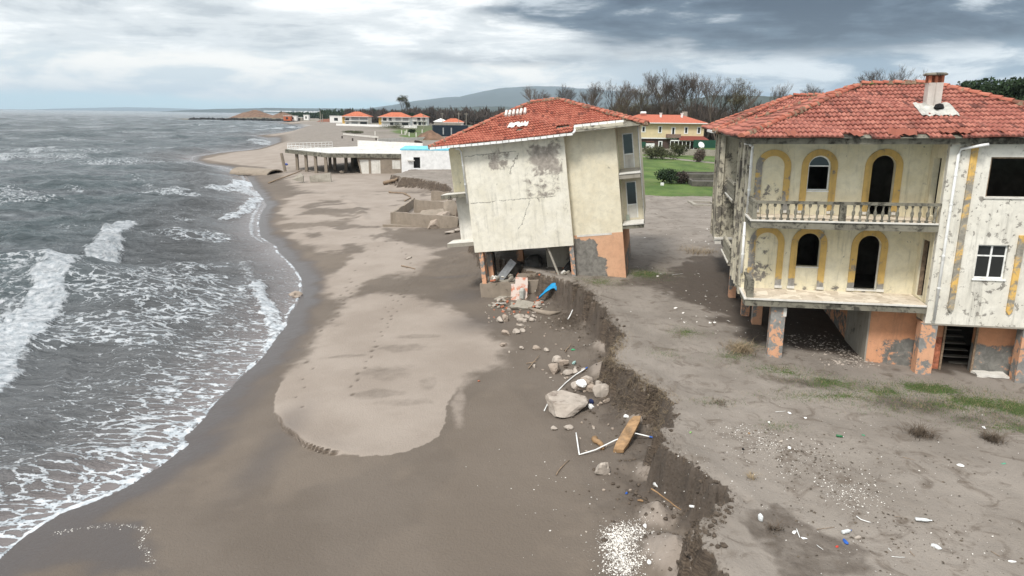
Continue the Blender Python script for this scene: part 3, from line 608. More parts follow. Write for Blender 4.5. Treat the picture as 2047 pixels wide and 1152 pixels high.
def hip_roof(x0, x1, y0, y1, ze, pitch, parent, mat, name='roof', du=.036, dv=.36, tw=.165, faces='fblr', ridge_r=.13, gaps=(), cut=None, caps=True, under=None, mb_mat=None):
    "hip roof on a rectangle; returns ridge ends"
    w, d_ = x1-x0, y1-y0; h = min(w, d_)/2*pitch; zt = ze+h; run = min(w, d_)/2
    ra = Vector((x0+run, y0+run, zt)); rb = Vector((x1-run, y1-run, zt))
    if w < d_: ra = Vector(((x0+x1)/2, y0+run, zt)); rb = Vector(((x0+x1)/2, y1-run, zt))
    uvs = ([], [], []); sl = math.hypot(run, h); k = run/sl; cs, sn = run/sl, h/sl
    X_, Y_, Z_ = Vector((1, 0, 0)), Vector((0, 1, 0)), Vector((0, 0, 1))
    if 'f' in faces:
        if cut:
            xc, vc = cut
            slope(uvs, Vector((x0, y0, ze)), X_, Y_*cs+Z_*sn, Z_*cs-Y_*sn, sl, lambda v: v*k, lambda v: min(w-v*k, xc-x0) if v < vc else w-v*k, du, dv, tw, gaps)
        else: slope(uvs, Vector((x0, y0, ze)), X_, Y_*cs+Z_*sn, Z_*cs-Y_*sn, sl, lambda v: v*k, lambda v: w-v*k, du, dv, tw, gaps)
    if 'l' in faces: slope(uvs, Vector((x0, y1, ze)), -Y_, X_*cs+Z_*sn, Z_*cs-X_*sn, sl, lambda v: v*k, lambda v: d_-v*k, du, dv, tw)
    if 'r' in faces: slope(uvs, Vector((x1, y0, ze)), Y_, -X_*cs+Z_*sn, Z_*cs+X_*sn, sl, lambda v: v*k, lambda v: d_-v*k, du, dv, tw)
    if 'b' in faces: slope(uvs, Vector((x1, y1, ze)), -X_, -Y_*cs+Z_*sn, Z_*cs+Y_*sn, sl, lambda v: v*k, lambda v: w-v*k, du*2, dv, tw)
    ro = build_uv(uvs, name, mat, parent)
    base = MB(); e = .05
    base.add([(x0+e, y0+e, ze-.03), (x1-e, y0+e, ze-.03), (x1-e, y1-e, ze-.03), (x0+e, y1-e, ze-.03), ra-Z_*.06, rb-Z_*.06], [(0, 1, 5, 4), (2, 3, 4, 5), (3, 0, 4), (1, 2, 5), (3, 2, 1, 0)] if w >= d_ else [(0, 1, 4), (1, 2, 5, 4), (2, 3, 5), (3, 0, 4, 5), (3, 2, 1, 0)])
    base.build('roof_deck', under or M_mossy, parent)
    if caps:
        ru = ([], [], []); mo = MB(); segs = [(Vector((x0, y0, ze)), ra), (Vector((x1, y0, ze)), ra if w < d_ else rb), (ra, rb), (Vector((x0, y1, ze)), ra if w >= d_ else rb), (Vector((x1, y1, ze)), rb)]
        for a, b in segs:
            if (b-a).length > .3: ridge_caps(ru, a, b, ridge_r, .40, mo)
        nf = len(ru[1]); b0 = len(ru[0]); ru[0].extend(Vector(p_) for p_ in mo.v); ru[2].extend((0, 0) for p_ in mo.v); ru[1].extend(tuple(i+b0 for i in f_) for f_ in mo.f); rc = build_uv(ru, 'ridge_tiles', M_ridge, ro); rc.data.materials.append(M_mortar); rc.data.polygons.foreach_set('material_index', [0]*nf+[1]*(len(ru[1])-nf))
    return ro, ra, rb
def gutter(parent, a, b, w=.13, L=.42, sag=.0, gapc=None):
    "a white box gutter in short lengths with brackets"
    a = Vector(a); b = Vector(b); d = (b-a); n = max(1, round(d.length/L)); m = MB(); br = MB(); d.normalize(); s_ = Vector((d.y, -d.x, 0)).normalized()
    for i in range(n):
        p0 = a+(b-a)*(i/n)+d*.012; p1 = a+(b-a)*((i+1)/n)-d*.012; dz_ = -sag*math.sin(math.pi*(i+.5)/n)+(rnd()-.5)*.012; Z_ = Vector((0, 0, 1))
        q = []
        for pp in (p0, p1):
            pp = pp+Z_*dz_
            q += [pp-s_*.0+Z_*0, pp-s_*(-w)+Z_*0, pp-s_*(-w)-Z_*w, pp-Z_*w]
        m.add(q, [(0, 1, 5, 4), (1, 2, 6, 5), (2, 3, 7, 6), (3, 0, 4, 7), (0, 3, 2, 1), (4, 5, 6, 7)])
        br.cyl(p0+s_*(w+.004)+Z_*.01, p0+s_*(w+.004)-Z_*w, .010, n=4)
    o = m.build('gutter', M_pvc, parent); br.build('bracket', M_conc, o); return o
def downpipe(parent, pts, r=.05):
    o = MB().tube(pts, r, 8).build('downpipe', M_pvc, parent, smooth=True)
    c_ = MB(); 
    for i in range(len(pts)-1):
        a = Vector(pts[i]); b = Vector(pts[i+1])
        if (b-a).length > 1.5:
            for t in (.25, .62): q = a+(b-a)*t; dd = (b-a).normalized()*.03; c_.cyl(q-dd, q+dd, r*1.25, n=8)
    if c_.v: c_.build('pipe_collar', M_pvc, o)
    return o
def baluster_mesh():
    pr = [(0, .065), (.05, .065), (.06, .04), (.16, .034), (.26, .062), (.33, .058), (.40, .033), (.50, .030), (.54, .05), (.57, .05)]
    return MB().lathe(pr, n=8).build('baluster', M_mossy, None, smooth=True)
def rod_mesh(): return MB().cyl((0, 0, 0), (0.01, 0, .57), .009, n=4).lathe([(.0, .05), (.05, .06), (.09, .03)], n=7).lathe([(.46, .03), (.50, .055), (.57, .06)], n=7).build('broken_baluster', M_mossy, None)
def window_frame(parent, x0, x1, z0, z1, y, mull=True, name='window', arched=False, t=.05, glass=True, trans=.33):
    m = MB(); yy = y+.10
    if arched:
        xc, r = (x0+x1)/2, (x1-x0)/2
        m.panel(arch(xc, r, z0, z1), [arch(xc, r-t, z0+t, z1-t)], yy, yy+.05)
        m.box(x0+t, x1-t, yy-.003, yy+.053, z1-r-.02, z1-r+t-.02); m.box(x0-.03, x1+.03, y-.03, yy-.004, z0-.05, z0-.003)
    else:
        m.box(x0, x1, yy, yy+.05, z0, z0+t); m.box(x0, x1, yy, yy+.05, z1-t, z1); m.box(x0, x0+t, yy, yy+.05, z0+t, z1-t); m.box(x1-t, x1, yy, yy+.05, z0+t, z1-t)
        if mull:
            xm = (x0+x1)/2; zm = z1-(z1-z0)*trans; m.box(xm-t*.6, xm+t*.6, yy-.003, yy+.053, z0+t, z1-t); m.box(x0+t, x1-t, yy-.002, yy+.052, zm-t*.5, zm+t*.5)
        m.box(x0-.06, x1+.06, y-.05, y+.09, z0-.06, z0-.003)
    o = m.build(name, M_pvc, parent)
    if glass:
        q = MB()
        if arched: q.panel(arch((x0+x1)/2, (x1-x0)/2-t, z1-(x1-x0)/2+.03, z1-t), [], yy+.02, yy+.028)
        else: q.box(x0+t, x1-t, yy+.02, yy+.028, z0+t, z1-t)
        q.build('pane', M_glass, o)
    return o
def lump(mb, c, sx, sy, sz, seed=0, sub=2, rough=.25, flat=0., mi=0):
    "one irregular stone"
    bm = bmesh.new(); bmesh.ops.create_icosphere(bm, subdivisions=sub, radius=1.0); rr = random.Random(seed); dirs = [(Vector((rr.gauss(0, 1), rr.gauss(0, 1), rr.gauss(0, 1))).normalized(), rr.uniform(.50, .88)) for _ in range(11)]
    rz = Matrix.Rotation(rr.uniform(0, 6.28), 3, 'Z')
    for v in bm.verts:
        p_ = v.co.normalized(); k = 1.0
        k *= (1+rr.uniform(-1, 1)*rough*.05)*(1+rough*.9*mnoise.fractal(p_*1.7+Vector((seed*3.1, seed*1.7, 0)), .8, 2.1, 5))
        for d_, t in dirs:
            q = p_.dot(d_); tt = t*(1+.03*mnoise.noise(p_*5))
            if q*k > tt: k = tt/q
        v.co = Vector((p_.x*k*sx, p_.y*k*sy, max(p_.z*k, -.6)*sz))
    vs = [rz @ v.co+Vector(c) for v in bm.verts]; fs = [tuple(v.index for v in f.verts) for f in bm.faces]; bm.free(); mb.add(vs, fs, mi); return mb
# ---------------------------------------------------------------- the upright villa on the right
def house_frame(o_, head, tilt):
    h, t = R(head), R(tilt); X_ = Vector((math.cos(h), -math.sin(h), 0)); Y_ = Vector((math.sin(h), math.cos(h), 0)); Z_ = Vector((0, 0, 1))
    X2 = X_*math.cos(t)+Z_*math.sin(t); Z2 = Z_*math.cos(t)-X_*math.sin(t)
    return Matrix(((X2.x, Y_.x, Z2.x, o_[0]), (X2.y, Y_.y, Z2.y, o_[1]), (X2.z, Y_.z, Z2.z, o_[2]), (0, 0, 0, 1)))
H1 = house_frame((10.03, 25.30, 0), 11.5, 1.1)
v1 = empty('abandoned_villa', mtx=H1)
tag(v1, 'two storey cream villa with yellow arches and a balustraded balcony on orange pillars', 'house')
YB = 1.5                                    # back wall of the loggias
# loggia back walls
def loggia(z0, z1, wr, dr, blind, lift):
    m = MB(); win = arch((wr[0]+wr[1])/2, (wr[1]-wr[0])/2, wr[2], wr[3]); door = arch((dr[0]+dr[1])/2, (dr[1]-dr[0])/2, dr[2], dr[3])
    m.panel(rect(-1.0, 5.35, z0, z1), [win, door], YB, YB+.22); o = m.build('wall', M_cream, v1)
    for (a, b, zb, zt, bl) in ((wr[0], wr[1], lift, wr[3], 0), (dr[0], dr[1], lift, dr[3], 0), (blind[0], blind[1], lift, blind[2], 1)):
        xc, r = (a+b)/2, (b-a)/2; zs = zt-r; w_ = .245; q = MB(); t_in = [math.pi*i/16 for i in range(17)]
        pts = [(xc-r-w_, zb), (xc-r-.01, zb)]+[(xc-(r+.01)*math.cos(t), zs+(r+.01)*math.sin(t)) for t in t_in]+[(xc+r+.01, zb), (xc+r+w_, zb)]+[(xc+(r+w_)*math.cos(t), zs+(r+w_)*math.sin(t)) for t in t_in]
        q.panel(pts, [], YB-.045, YB-.002); q.build('arch_surround', M_yellow, v1)
        for xk in (xc-r-w_-.03, xc+r): MB().box(xk, xk+w_+.03, YB-.09, YB-.003, zb, zb+.10).build('plinth', M_white, v1)
    return o
loggia(2.33, 5.05, (1.03, 1.86, 3.30, 4.63), (3.24, 4.05, 2.46, 4.60), (-.55, .28, 4.62), 2.40)
loggia(5.36, 8.12, (1.15, 1.94, 6.30, 7.62), (3.40, 4.21, 5.40, 7.64), (-.53, .27, 7.60), 5.42)
window_frame(v1, 1.15, 1.94, 6.30, 7.62, YB, arched=True, t=.045)
f = MB().box(3.2, 4.1, YB-.04, YB+.2, 2.40, 2.46).box(4.02, 4.07, YB+.06, YB+.12, 2.46, 4.2).build('door_sill', M_white, v1)
MB().box(.98, 1.9, YB-.04, YB+.2, 3.25, 3.297).build('window_sill', M_white, v1)
# slabs
sl = MB().panel(jag(rect(-1.02, 5.34, -.2, 1.9), .010, .4), [], 2.04, 2.325, axis='z').build('balcony_floor', M_mossy, v1)
MB().box(-1.0, 5.33, -.17, YB-.005, 2.326, 2.345).build('marble_paving', M_floor, v1)
e = MB().box(-1.07, 5.30, -.25, -.185, 2.29, 2.35).box(-1.07, -1.005, -.183, 1.45, 2.29, 2.35).build('white_edge_strip', M_white, v1)
s2 = MB().panel(jag(rect(-1.02, 5.34, -.2, 1.9), .010, .4), [], 5.05, 5.345, axis='z').build('balcony_floor', M_mossy, v1)
MB().box(-1.07, 5.30, -.25, -.185, 5.31, 5.365).box(-1.07, -1.005, -.183, 1.45, 5.31, 5.365).build('white_edge_strip', M_white, v1)
MB().box(-.98, 5.33, -.17, YB-.006, 5.346, 5.36).build('marble_paving', M_floor, v1)
# balustrade upstairs
bl = MB().panel(jag(rect(-.98, 5.33, -.19, -.06), .012, .3), [], 5.96, 6.06, axis='z').panel(rect(-.98, -.85, -.055, 1.46), [], 5.96, 6.06, axis='z').box(2.02, 2.24, -.2, -.04, 5.365, 5.957).box(-.99, -.84, -.19, -.04, 5.366, 5.957).build('balustrade', M_mossy, v1)
ba = baluster_mesh(); ba.parent = bl; ro_ = rod_mesh(); ro_.parent = bl
fa = fr_ = True; rnd_state = random.Random(4)
for i in range(25):
    x = -.70+i*.245
    if 1.95 < x < 2.3: continue
    broken = i in (0, 2, 7, 9, 20); src = ro_ if broken else ba
    first = fr_ if broken else fa
    b_ = src if first else src.copy()
    if broken: fr_ = False
    else: fa = False
    if not first: COL.objects.link(b_)
    b_.parent = bl; b_.location = (x, -.12, 5.375); b_.rotation_euler = (rnd_state.uniform(-.05, .05), rnd_state.uniform(-.06, .06), rnd_state.uniform(0, 3))
for k in range(5):
    b_ = ba.copy(); COL.objects.link(b_); b_.parent = bl; b_.location = (-.915, .2+k*.25, 5.375)
# first-floor low stumps of the lost balustrade, pier at the left corner
MB().box(-.96, -.72, -.14, .16, 2.35, 3.0).box(-.93, -.80, .28, 1.4, 2.92, 3.02).build('broken_parapet_pier', M_mossy, v1)
for k in range(4): MB().lathe([(0, .06), (.06, .05), (.3, .055), (.57, .04)], (-.87, .42+k*.24, 2.35), 7).build('broken_baluster', M_mossy, v1)
# eaves slab and soffit
MB().panel(jag(rect(-1.38, 11.0, -.42, 2.0), .02, .5), [], 8.12, 8.34, axis='z').build('eaves_slab', M_mossy, v1)
# right wing, projecting flush with the balconies
wh = MB(); YW = -.12
big = rect(6.68, 8.3, 6.32, 7.68); w2 = rect(6.72, 7.68, 3.41, 4.63)
wh.panel(rect(5.36, 11.0, 1.66, 8.12), [big, w2, rect(9.3, 10.3, 3.4, 4.6), rect(9.3, 10.4, 6.3, 7.65)], YW, YW+.22); wh.build('wing_wall', M_flaky, v1)
ret = MB(); ret.panel(rect(YW+.222, YB+.3, 1.68, 8.12), [rect(.45, 1.15, 2.42, 4.60), rect(.45, 1.15, 5.5, 7.6)], 5.352, 5.56, axis='x'); ret.build('return_wall', M_cream, v1)
MB().box(5.40, 5.52, .50, .56, 2.44, 4.55).box(5.40, 5.52, 1.02, 1.10, 2.44, 4.55).build('side_door_frame', M_wood, v1)
window_frame(v1, 6.72, 7.68, 3.41, 4.63, YW, t=.05)
window_frame(v1, 9.3, 10.3, 3.4, 4.6, YW, t=.05)
MB().box(6.62, 8.36, YW-.04, YW+.2, 6.26, 6.317).build('window_sill', M_white, v1)
MB().box(6.68, 6.73, YW+.05, YW+.15, 6.32, 7.68).box(6.735, 8.3, YW+.05, YW+.15, 7.63, 7.68).build('bare_window_jamb', M_wood, v1)
for xc, zt, lean in ((6.12, 8.1, 0), (8.02, 5.0, 0)):
    m = MB().panel([(xc-.10, 2.26), (xc, 2.12), (xc+.10, 2.26), (xc+.10, zt), (xc-.10, zt)], [], YW-.075, YW-.002); m.build('pilaster', M_yellow_w, v1)
downpipe(v1, [(6.35, -.55, 8.12), (6.2, -.55, 8.10), (5.66, -.22, 7.96), (5.62, -.2, 7.75), (5.62, -.19, 5.0), (5.62, -.19, 1.80)], .052)
downpipe(v1, [(-1.10, 1.05, 8.02), (-.98, 1.32, 7.99), (-.98, 1.32, 7.8), (-.98, 1.36, 5.4)], .055)
downpipe(v1, [(-1.03, 1.42, 5.03), (-1.02, 1.42, 2.95)], .055)
m = MB().box(-1.32, -1.10, .95, 1.15, 8.05, 8.17); m.build('broken_gutter_end', M_pvc, v1)
# outer side walls, rear, inner floors (keeps the rooms dark)
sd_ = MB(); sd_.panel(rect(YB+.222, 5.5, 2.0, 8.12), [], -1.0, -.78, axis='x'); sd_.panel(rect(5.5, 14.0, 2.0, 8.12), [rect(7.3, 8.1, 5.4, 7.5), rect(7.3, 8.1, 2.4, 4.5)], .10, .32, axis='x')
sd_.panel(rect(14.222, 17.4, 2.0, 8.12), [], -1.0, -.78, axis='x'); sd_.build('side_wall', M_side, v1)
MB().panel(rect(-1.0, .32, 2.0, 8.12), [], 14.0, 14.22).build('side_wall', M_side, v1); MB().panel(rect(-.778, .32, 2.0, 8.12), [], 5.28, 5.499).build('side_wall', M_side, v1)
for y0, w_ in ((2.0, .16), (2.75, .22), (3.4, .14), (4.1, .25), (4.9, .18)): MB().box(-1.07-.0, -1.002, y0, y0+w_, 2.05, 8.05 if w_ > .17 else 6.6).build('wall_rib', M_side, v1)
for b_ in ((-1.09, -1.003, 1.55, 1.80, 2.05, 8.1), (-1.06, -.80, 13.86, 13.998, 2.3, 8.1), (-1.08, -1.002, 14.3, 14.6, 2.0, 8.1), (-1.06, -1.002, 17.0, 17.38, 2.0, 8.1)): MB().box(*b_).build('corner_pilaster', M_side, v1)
MB().box(-1.0, 11.0, 17.4, 17.6, 2.0, 8.1).box(10.8, 11.0, .12, 17.38, -.3, 8.1).build('rear_wall', M_cream, v1)
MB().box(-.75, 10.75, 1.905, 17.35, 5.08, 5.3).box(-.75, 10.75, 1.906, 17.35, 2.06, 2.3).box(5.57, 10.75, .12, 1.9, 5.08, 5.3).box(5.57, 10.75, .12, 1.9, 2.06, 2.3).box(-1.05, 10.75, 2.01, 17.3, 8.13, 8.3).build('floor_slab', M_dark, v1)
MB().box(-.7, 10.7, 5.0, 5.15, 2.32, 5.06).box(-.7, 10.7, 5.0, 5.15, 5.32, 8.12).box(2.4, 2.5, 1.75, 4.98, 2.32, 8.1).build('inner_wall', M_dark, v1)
MB().box(-1.1, .09, 13.3, 13.98, 2.03, 2.33).box(-1.14, .09, 13.24, 13.295, 2.28, 2.36).build('ledge', M_white, v1)
for z0 in (5.35, 2.42):
    m = MB().box(-1.06, .095, 6.2, 9.5, z0-.16, z0).box(-1.02, -.90, 6.2, 9.45, z0+.66, z0+.76).box(-.895, .09, 6.2, 6.32, z0+.66, z0+.76); b2 = m.build('side_balcony', M_side, v1)
    MB().box(-1.11, -1.063, 6.15, 9.5, z0-.03, z0+.03).build('white_edge_strip', M_white, b2)
    for k in range(13):
        q = ba.copy(); COL.objects.link(q); q.parent = b2; q.location = (-.96, 6.35+k*.25, z0+.005); q.scale = (1.15, 1.15, 1.15)
# ground floor: pillars, orange rooms
def pillar(x0, x1, y0, y1, z0, z1, mat=M_orange_p): return MB().box(x0, x1, y0, y1, z0, z1).build('pillar', mat, v1)
pillar(.0, .53, .0, .42, -.5, 2.036); pillar(5.27, 5.82, -.10, .35, -.9, 1.656); pillar(8.62, 9.2, -.10, .35, -1.0, 1.656)
pillar(-.05, .35, 4.2, 4.6, -.5, 2.036); pillar(-.35, .0, 5.6, 6.0, -.5, 2.036); pillar(-.6, -.25, 9, 9.4, -.5, 2.036)
MB().box(.44, .56, -.012, .22, 1.62, 1.95).build('bracket_stub', M_white, v1)
gr_ = MB(); gr_.panel(rect(3.76, 5.9, -.7, 2.036), [], .75, .95); gr_.panel(rect(5.9, 10.8, -.9, 1.95), [rect(6.42, 7.46, -.5, 1.62)], .75, .951); gr_.build('ground_floor_wall', M_orange, v1)
MB().panel(rect(.952, 8.5, -.7, 2.036), [], 3.76, 3.96, axis='x').panel(rect(.952, 8.5, -.7, 2.036), [], 8.9, 9.1, axis='x').build('ground_floor_wall', M_orange, v1)
MB().box(3.7, 3.757, .70, 3.6, -.7, 2.0).build('bare_render_strip', M_conc, v1)
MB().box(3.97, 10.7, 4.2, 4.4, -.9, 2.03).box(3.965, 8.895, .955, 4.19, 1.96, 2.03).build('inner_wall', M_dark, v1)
MB().box(5.84, 6.35, .72, .747, -.6, .9).build('exposed_brick_patch', M_brick, v1)
dfm = MB().box(6.36, 6.43, .66, .745, -.6, 1.66).box(7.45, 7.52, .66, .745, -.6, 1.66).box(6.435, 7.445, .66, .745, 1.60, 1.66).build('door_frame', M_wood, v1)
for k in range(7): MB().box(6.9, 7.9, 1.6+k*.27, 1.86+k*.27, -.45+k*.2, -.41+k*.2).build('stair_tread', M_conc, v1)
MB().box(5.36, 11.0, -.118, .9, 1.60, 1.657).build('beam', M_conc, v1)
MB().panel(jag(rect(7.5, 8.6, .2, .72), .05, .2), [], -.42, -.34, axis='z').build('door_step', M_white, v1)
# roof
rf, ra, rbb = hip_roof(-1.62, 11.12, -.62, 9.6, 8.36, .382, v1, M_tile, gaps=((3.4, 4.3, 0, 0), (5.2, 6.1, 0, 0), (6.9, 7.1, 0, 0), (9.0, 9.7, 0, 0), (10.3, 10.9, 0, 0)), dv=.39)
hip_roof(-1.50, 11.0, 13.35, 23.0, 8.36, .395, v1, M_tile, name='rear_roof', faces='fl', dv=.39)
hip_roof(-.35, 10.2, 4.2, 19.0, 8.34, .355, v1, M_tile, name='middle_roof', faces='l', caps=False)
lt = MB()
for (x, y, a, b, c_) in ((2.2, -.45, .5, .1, 0), (3.5, -.35, -.3, .35, 1), (3.9, -.4, -.2, .2, 1), (5.15, -.25, .15, -.1, 2), (5.6, -.3, .35, .05, 2), (7.0, -.35, .5, .15, 0), (8.7, -.2, -.7, .3, 0), (9.5, -.4, -.2, -.1, 1), (.1, -.5, .3, .2, 0)):
    mt = Matrix.Translation((x, y, 8.50+.04*c_)) @ Matrix.Rotation(a, 4, 'Z') @ Matrix.Rotation(.38+b*.5, 4, 'X') @ Matrix.Rotation(b*.4, 4, 'Y'); w_, l_ = .24, .42
    vs = []; 
    for j in range(2):
        for k in range(7): vs.append(mt @ Vector((-w_+2*w_*k/6, -l_/2+l_*j, .03*math.sin(k*1.6))))
    lt.add(vs, [(k, k+1, 8+k, 7+k) for k in range(6)])
lt2 = lt.build('slipped_tile', M_tile2, rf)
# chimney with flashing
n_ = Vector((0, -.382, 1)).normalized(); cz = lambda y: 8.36+(y+.62)*.382
fl = MB(); nx, ny = 13, 5; vs = [(4.72+1.25*i/(nx-1)+(rnd()-.5)*.04, .95+j*.30+(rnd()-.5)*.05+(.12*(i/(nx-1)) if j == 0 else 0), cz(.95+j*.30)+.12+.035*math.sin(i*1.9)+(rnd()-.5)*.02) for j in range(ny) for i in range(nx)]
fl.add(vs, [(j*nx+i, j*nx+i+1, (j+1)*nx+i+1, (j+1)*nx+i) for j in range(ny-1) for i in range(nx-1)]); 
ch = MB().box(5.12, 5.36, 1.95, 2.35, 8.8, 10.25).box(5.363, 5.60, 1.93, 2.37, 8.8, 10.25).build('chimney', weathered('whitewashed_chimney', (.60, .54, .49), (.50, .44, .39), peel=.42, grime=.4, under=(.30, .25, .22), seed=21), v1)
fl.build('flashing', plain('dirty_mortar_flashing', (.46, .45, .41), .9, .2, 3, .5, dirt=.4), ch)
MB().lathe([(0, .05), (.03, .18), (.16, .13), (.2, .02)], (5.42, 1.55, cz(1.55)+.12), 9).build('tar_patch', M_black, ch)
for x in (5.15, 5.36, 5.57):
    for y in (1.97, 2.24): MB().box(x-.045, x+.045, y, y+.09, 10.252, 10.50).build('brick_post', M_brick, ch)
MB().lathe([(10.50, .34), (10.52, .40), (10.56, .40), (10.60, .34)], (5.36, 2.15, 0), 18).build('chimney_cap', M_mossy, ch)
gutter(v1, (-1.62, 13.5, 8.34), (-1.62, 17.5, 8.34)); gutter(v1, (-1.5, 13.22, 8.34), (-.9, 13.22, 8.34))
mo = MB(); lump(mo, (6.0+.0, 4.4, 10.36), .22, .12, .1, 3); lump(mo, (3.8, 4.4, 10.34), .16, .12, .07, 4); mo.build('moss_cushion', plain('moss', (.12, .13, .035), .95, .4, 12, .8), rf)
# ---------------------------------------------------------------- the tilted villa
H2 = house_frame((3.594, 38.465, 0), 11.5, 7.1)
v2 = empty('tilted_villa', mtx=H2)
tag(v2, 'cream villa leaning towards the sea, its ground floor broken open above the washed-out beach', 'house')
MB().panel(jag(rect(-5.76, .12, 1.82, 8.05), .008, .6), [], 0, .22).build('gable_wall', M_front2, v2)
MB().box(-5.76, -5.54, .223, 8.6, 1.85, 8.05).box(-.1, .12, .223, .6, 1.85, 8.05).build('side_wall', M_cream, v2)
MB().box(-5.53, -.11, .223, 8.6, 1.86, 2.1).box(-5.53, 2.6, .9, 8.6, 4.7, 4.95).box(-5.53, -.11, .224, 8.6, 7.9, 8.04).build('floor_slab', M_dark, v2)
MB().panel(rect(.122, 2.92, 2.30, 8.15), [], .5, .72).build('wing_wall', M_wing2, v2)
MB().panel(rect(.10, 2.92, -.4, 2.298), [], .48, .72).build('ground_floor_wall', M_orange2, v2)
MB().panel(rect(.723, 7.8, -.4, 2.298), [], 2.72, 2.93, axis='x').build('ground_floor_wall', M_orange, v2)
MB().panel(rect(.723, 2.1, 2.30, 8.15), [], 2.72, 2.92, axis='x').build('return_wall', M_cream, v2)
MB().box(-.15, .09, .1, .45, -.5, 1.80).build('column', M_orange_p, v2)
MB().box(.14, .17, .462, .478, 2.12, 2.2).box(.3, 2.3, .465, .478, 2.20, 2.32).build('exposed_beam', M_white, v2)
# right balconies in a recess
MB().panel(rect(2.93, 4.06, 2.72, 8.15), [rect(3.18, 3.80, 2.84, 4.98), rect(3.18, 3.80, 5.75, 7.72)], 2.1, 2.3).build('recess_wall', M_wing2, v2)
for z0, zt in ((2.84, 4.98), (5.75, 7.72)):
    d_ = MB(); d_.box(3.18, 3.24, 2.06, 2.2, z0, zt).box(3.74, 3.80, 2.06, 2.2, z0, zt).box(3.243, 3.737, 2.06, 2.2, zt-.06, zt).box(3.243, 3.737, 2.06, 2.2, z0+.75, z0+.82); dd = d_.build('balcony_door', M_pvc, v2)
    MB().box(3.243, 3.737, 2.12, 2.16, z0, z0+.748).build('door_panel', M_white, dd); MB().box(3.243, 3.737, 2.12, 2.13, z0+.823, zt-.062).build('pane', M_glass, dd)
MB().panel(jag(rect(2.94, 4.12, .45, 2.09), .008, .3), [], 5.28, 5.56, axis='z').box(2.94, 4.06, 1.6, 2.08, 5.563, 5.72).build('balcony_floor', M_conc, v2)
MB().panel(jag(rect(2.94, 4.12, .45, 2.09), .008, .3), [], 2.46, 2.70, axis='z').build('balcony_floor', M_mossy, v2)
for z0 in (5.562, 2.702): MB().box(2.95, 4.11, .46, 2.07, z0, z0+.02).box(2.95, 4.15, .40, .448, z0-.03, z0+.03).build('marble_paving', M_white, v2)
MB().box(4.07, 4.12, 2.1, 8.0, 2.72, 8.15).build('side_wall', M_wing2, v2)
MB().box(3.10, 3.28, 1.95, 2.05, 2.73, 3.05).build('meter_box', plain('grey_green_plastic', (.34, .38, .32), .6), v2)
# left balconies
for z0, mm in ((5.32, M_cream), (2.42, M_white)):
    MB().panel(jag(rect(-7.48, -5.77, .25, 1.9), .012, .3), [], z0-.22, z0, axis='z').build('balcony_floor', M_mossy if z0 > 4 else M_conc, v2)
    MB().box(-7.46, -5.78, .27, 1.5, z0+.002, z0+.02).build('marble_paving', M_white, v2)
    MB().box(-7.02 if z0 > 4 else -6.95, -5.77, 1.5, 1.7, z0+.004, z0+2.62).build('recess_wall', mm, v2)
MB().box(-7.0, -6.8, 1.72, 8.5, 2.2, 8.0).build('side_wall', M_cream, v2)
downpipe(v2, [(-6.05, -.28, 7.93), (-5.85, -.2, 7.86), (-5.80, -.10, 7.7), (-5.80, -.08, 4.75)], .055)
downpipe(v2, [(4.1, 2.0, 8.0), (4.14, 2.0, 2.7)], .03)
# eaves, gutters, roof
MB().box(.75, 3.42, -.30, .52, 8.12, 8.36).box(3.423, 4.4, -.0, 2.1, 8.14, 8.34).build('eaves_slab', M_side, v2)
MB().box(-7.2, .74, -.45, 9.2, 8.06, 8.10).box(.742, 4.3, .53, 9.2, 8.16, 8.3).build('soffit', M_white, v2)
rf2, ra2, rb2 = hip_roof(-7.45, 4.55, -.62, 9.7, 8.14, .385, v2, M_tile2, cut=(.72, .82), dv=.35, gaps=((7.2, 7.9, 2, 2), (4.9, 5.2, 3, 3)))
gutter(v2, (-7.45, -.62, 8.16), (.72, -.62, 8.10), .13, .36, .04); gutter(v2, (.75, .02, 8.50), (3.45, .02, 8.48), .13, .42)
MB().tube([(.72, -.66, 8.08), (.80, -.5, 8.14), (.80, -.2, 8.30), (.78, -.02, 8.42)], .06, 8).build('gutter_elbow', M_pvc, v2)
cz2 = lambda y: 8.14+(y+.62)*.385
fl = MB()
for k in range(6): fl.tube([(-3.55+k*.23+(rnd()-.5)*.03, 2.5+(rnd()-.5)*.15, cz2(2.5)+.14), (-3.5+k*.23-.08, 3.05, cz2(3.05)+.18+(rnd())*.05)], .085, 6)
fl.build('white_ridge_tile_stack', M_white, rf2)
vs = [(-3.15+1.2*i/9+(rnd()-.5)*.05, .75+j*.22+(rnd()-.5)*.06, cz2(.75+j*.22)+.10+.03*math.sin(i*2.1)) for j in range(4) for i in range(10)]
MB().add(vs, [(j*10+i, j*10+i+1, (j+1)*10+i+1, (j+1)*10+i) for j in range(3) for i in range(9) if (i, j) not in ((3, 0), (6, 2))]).build('torn_flashing', M_white, rf2)
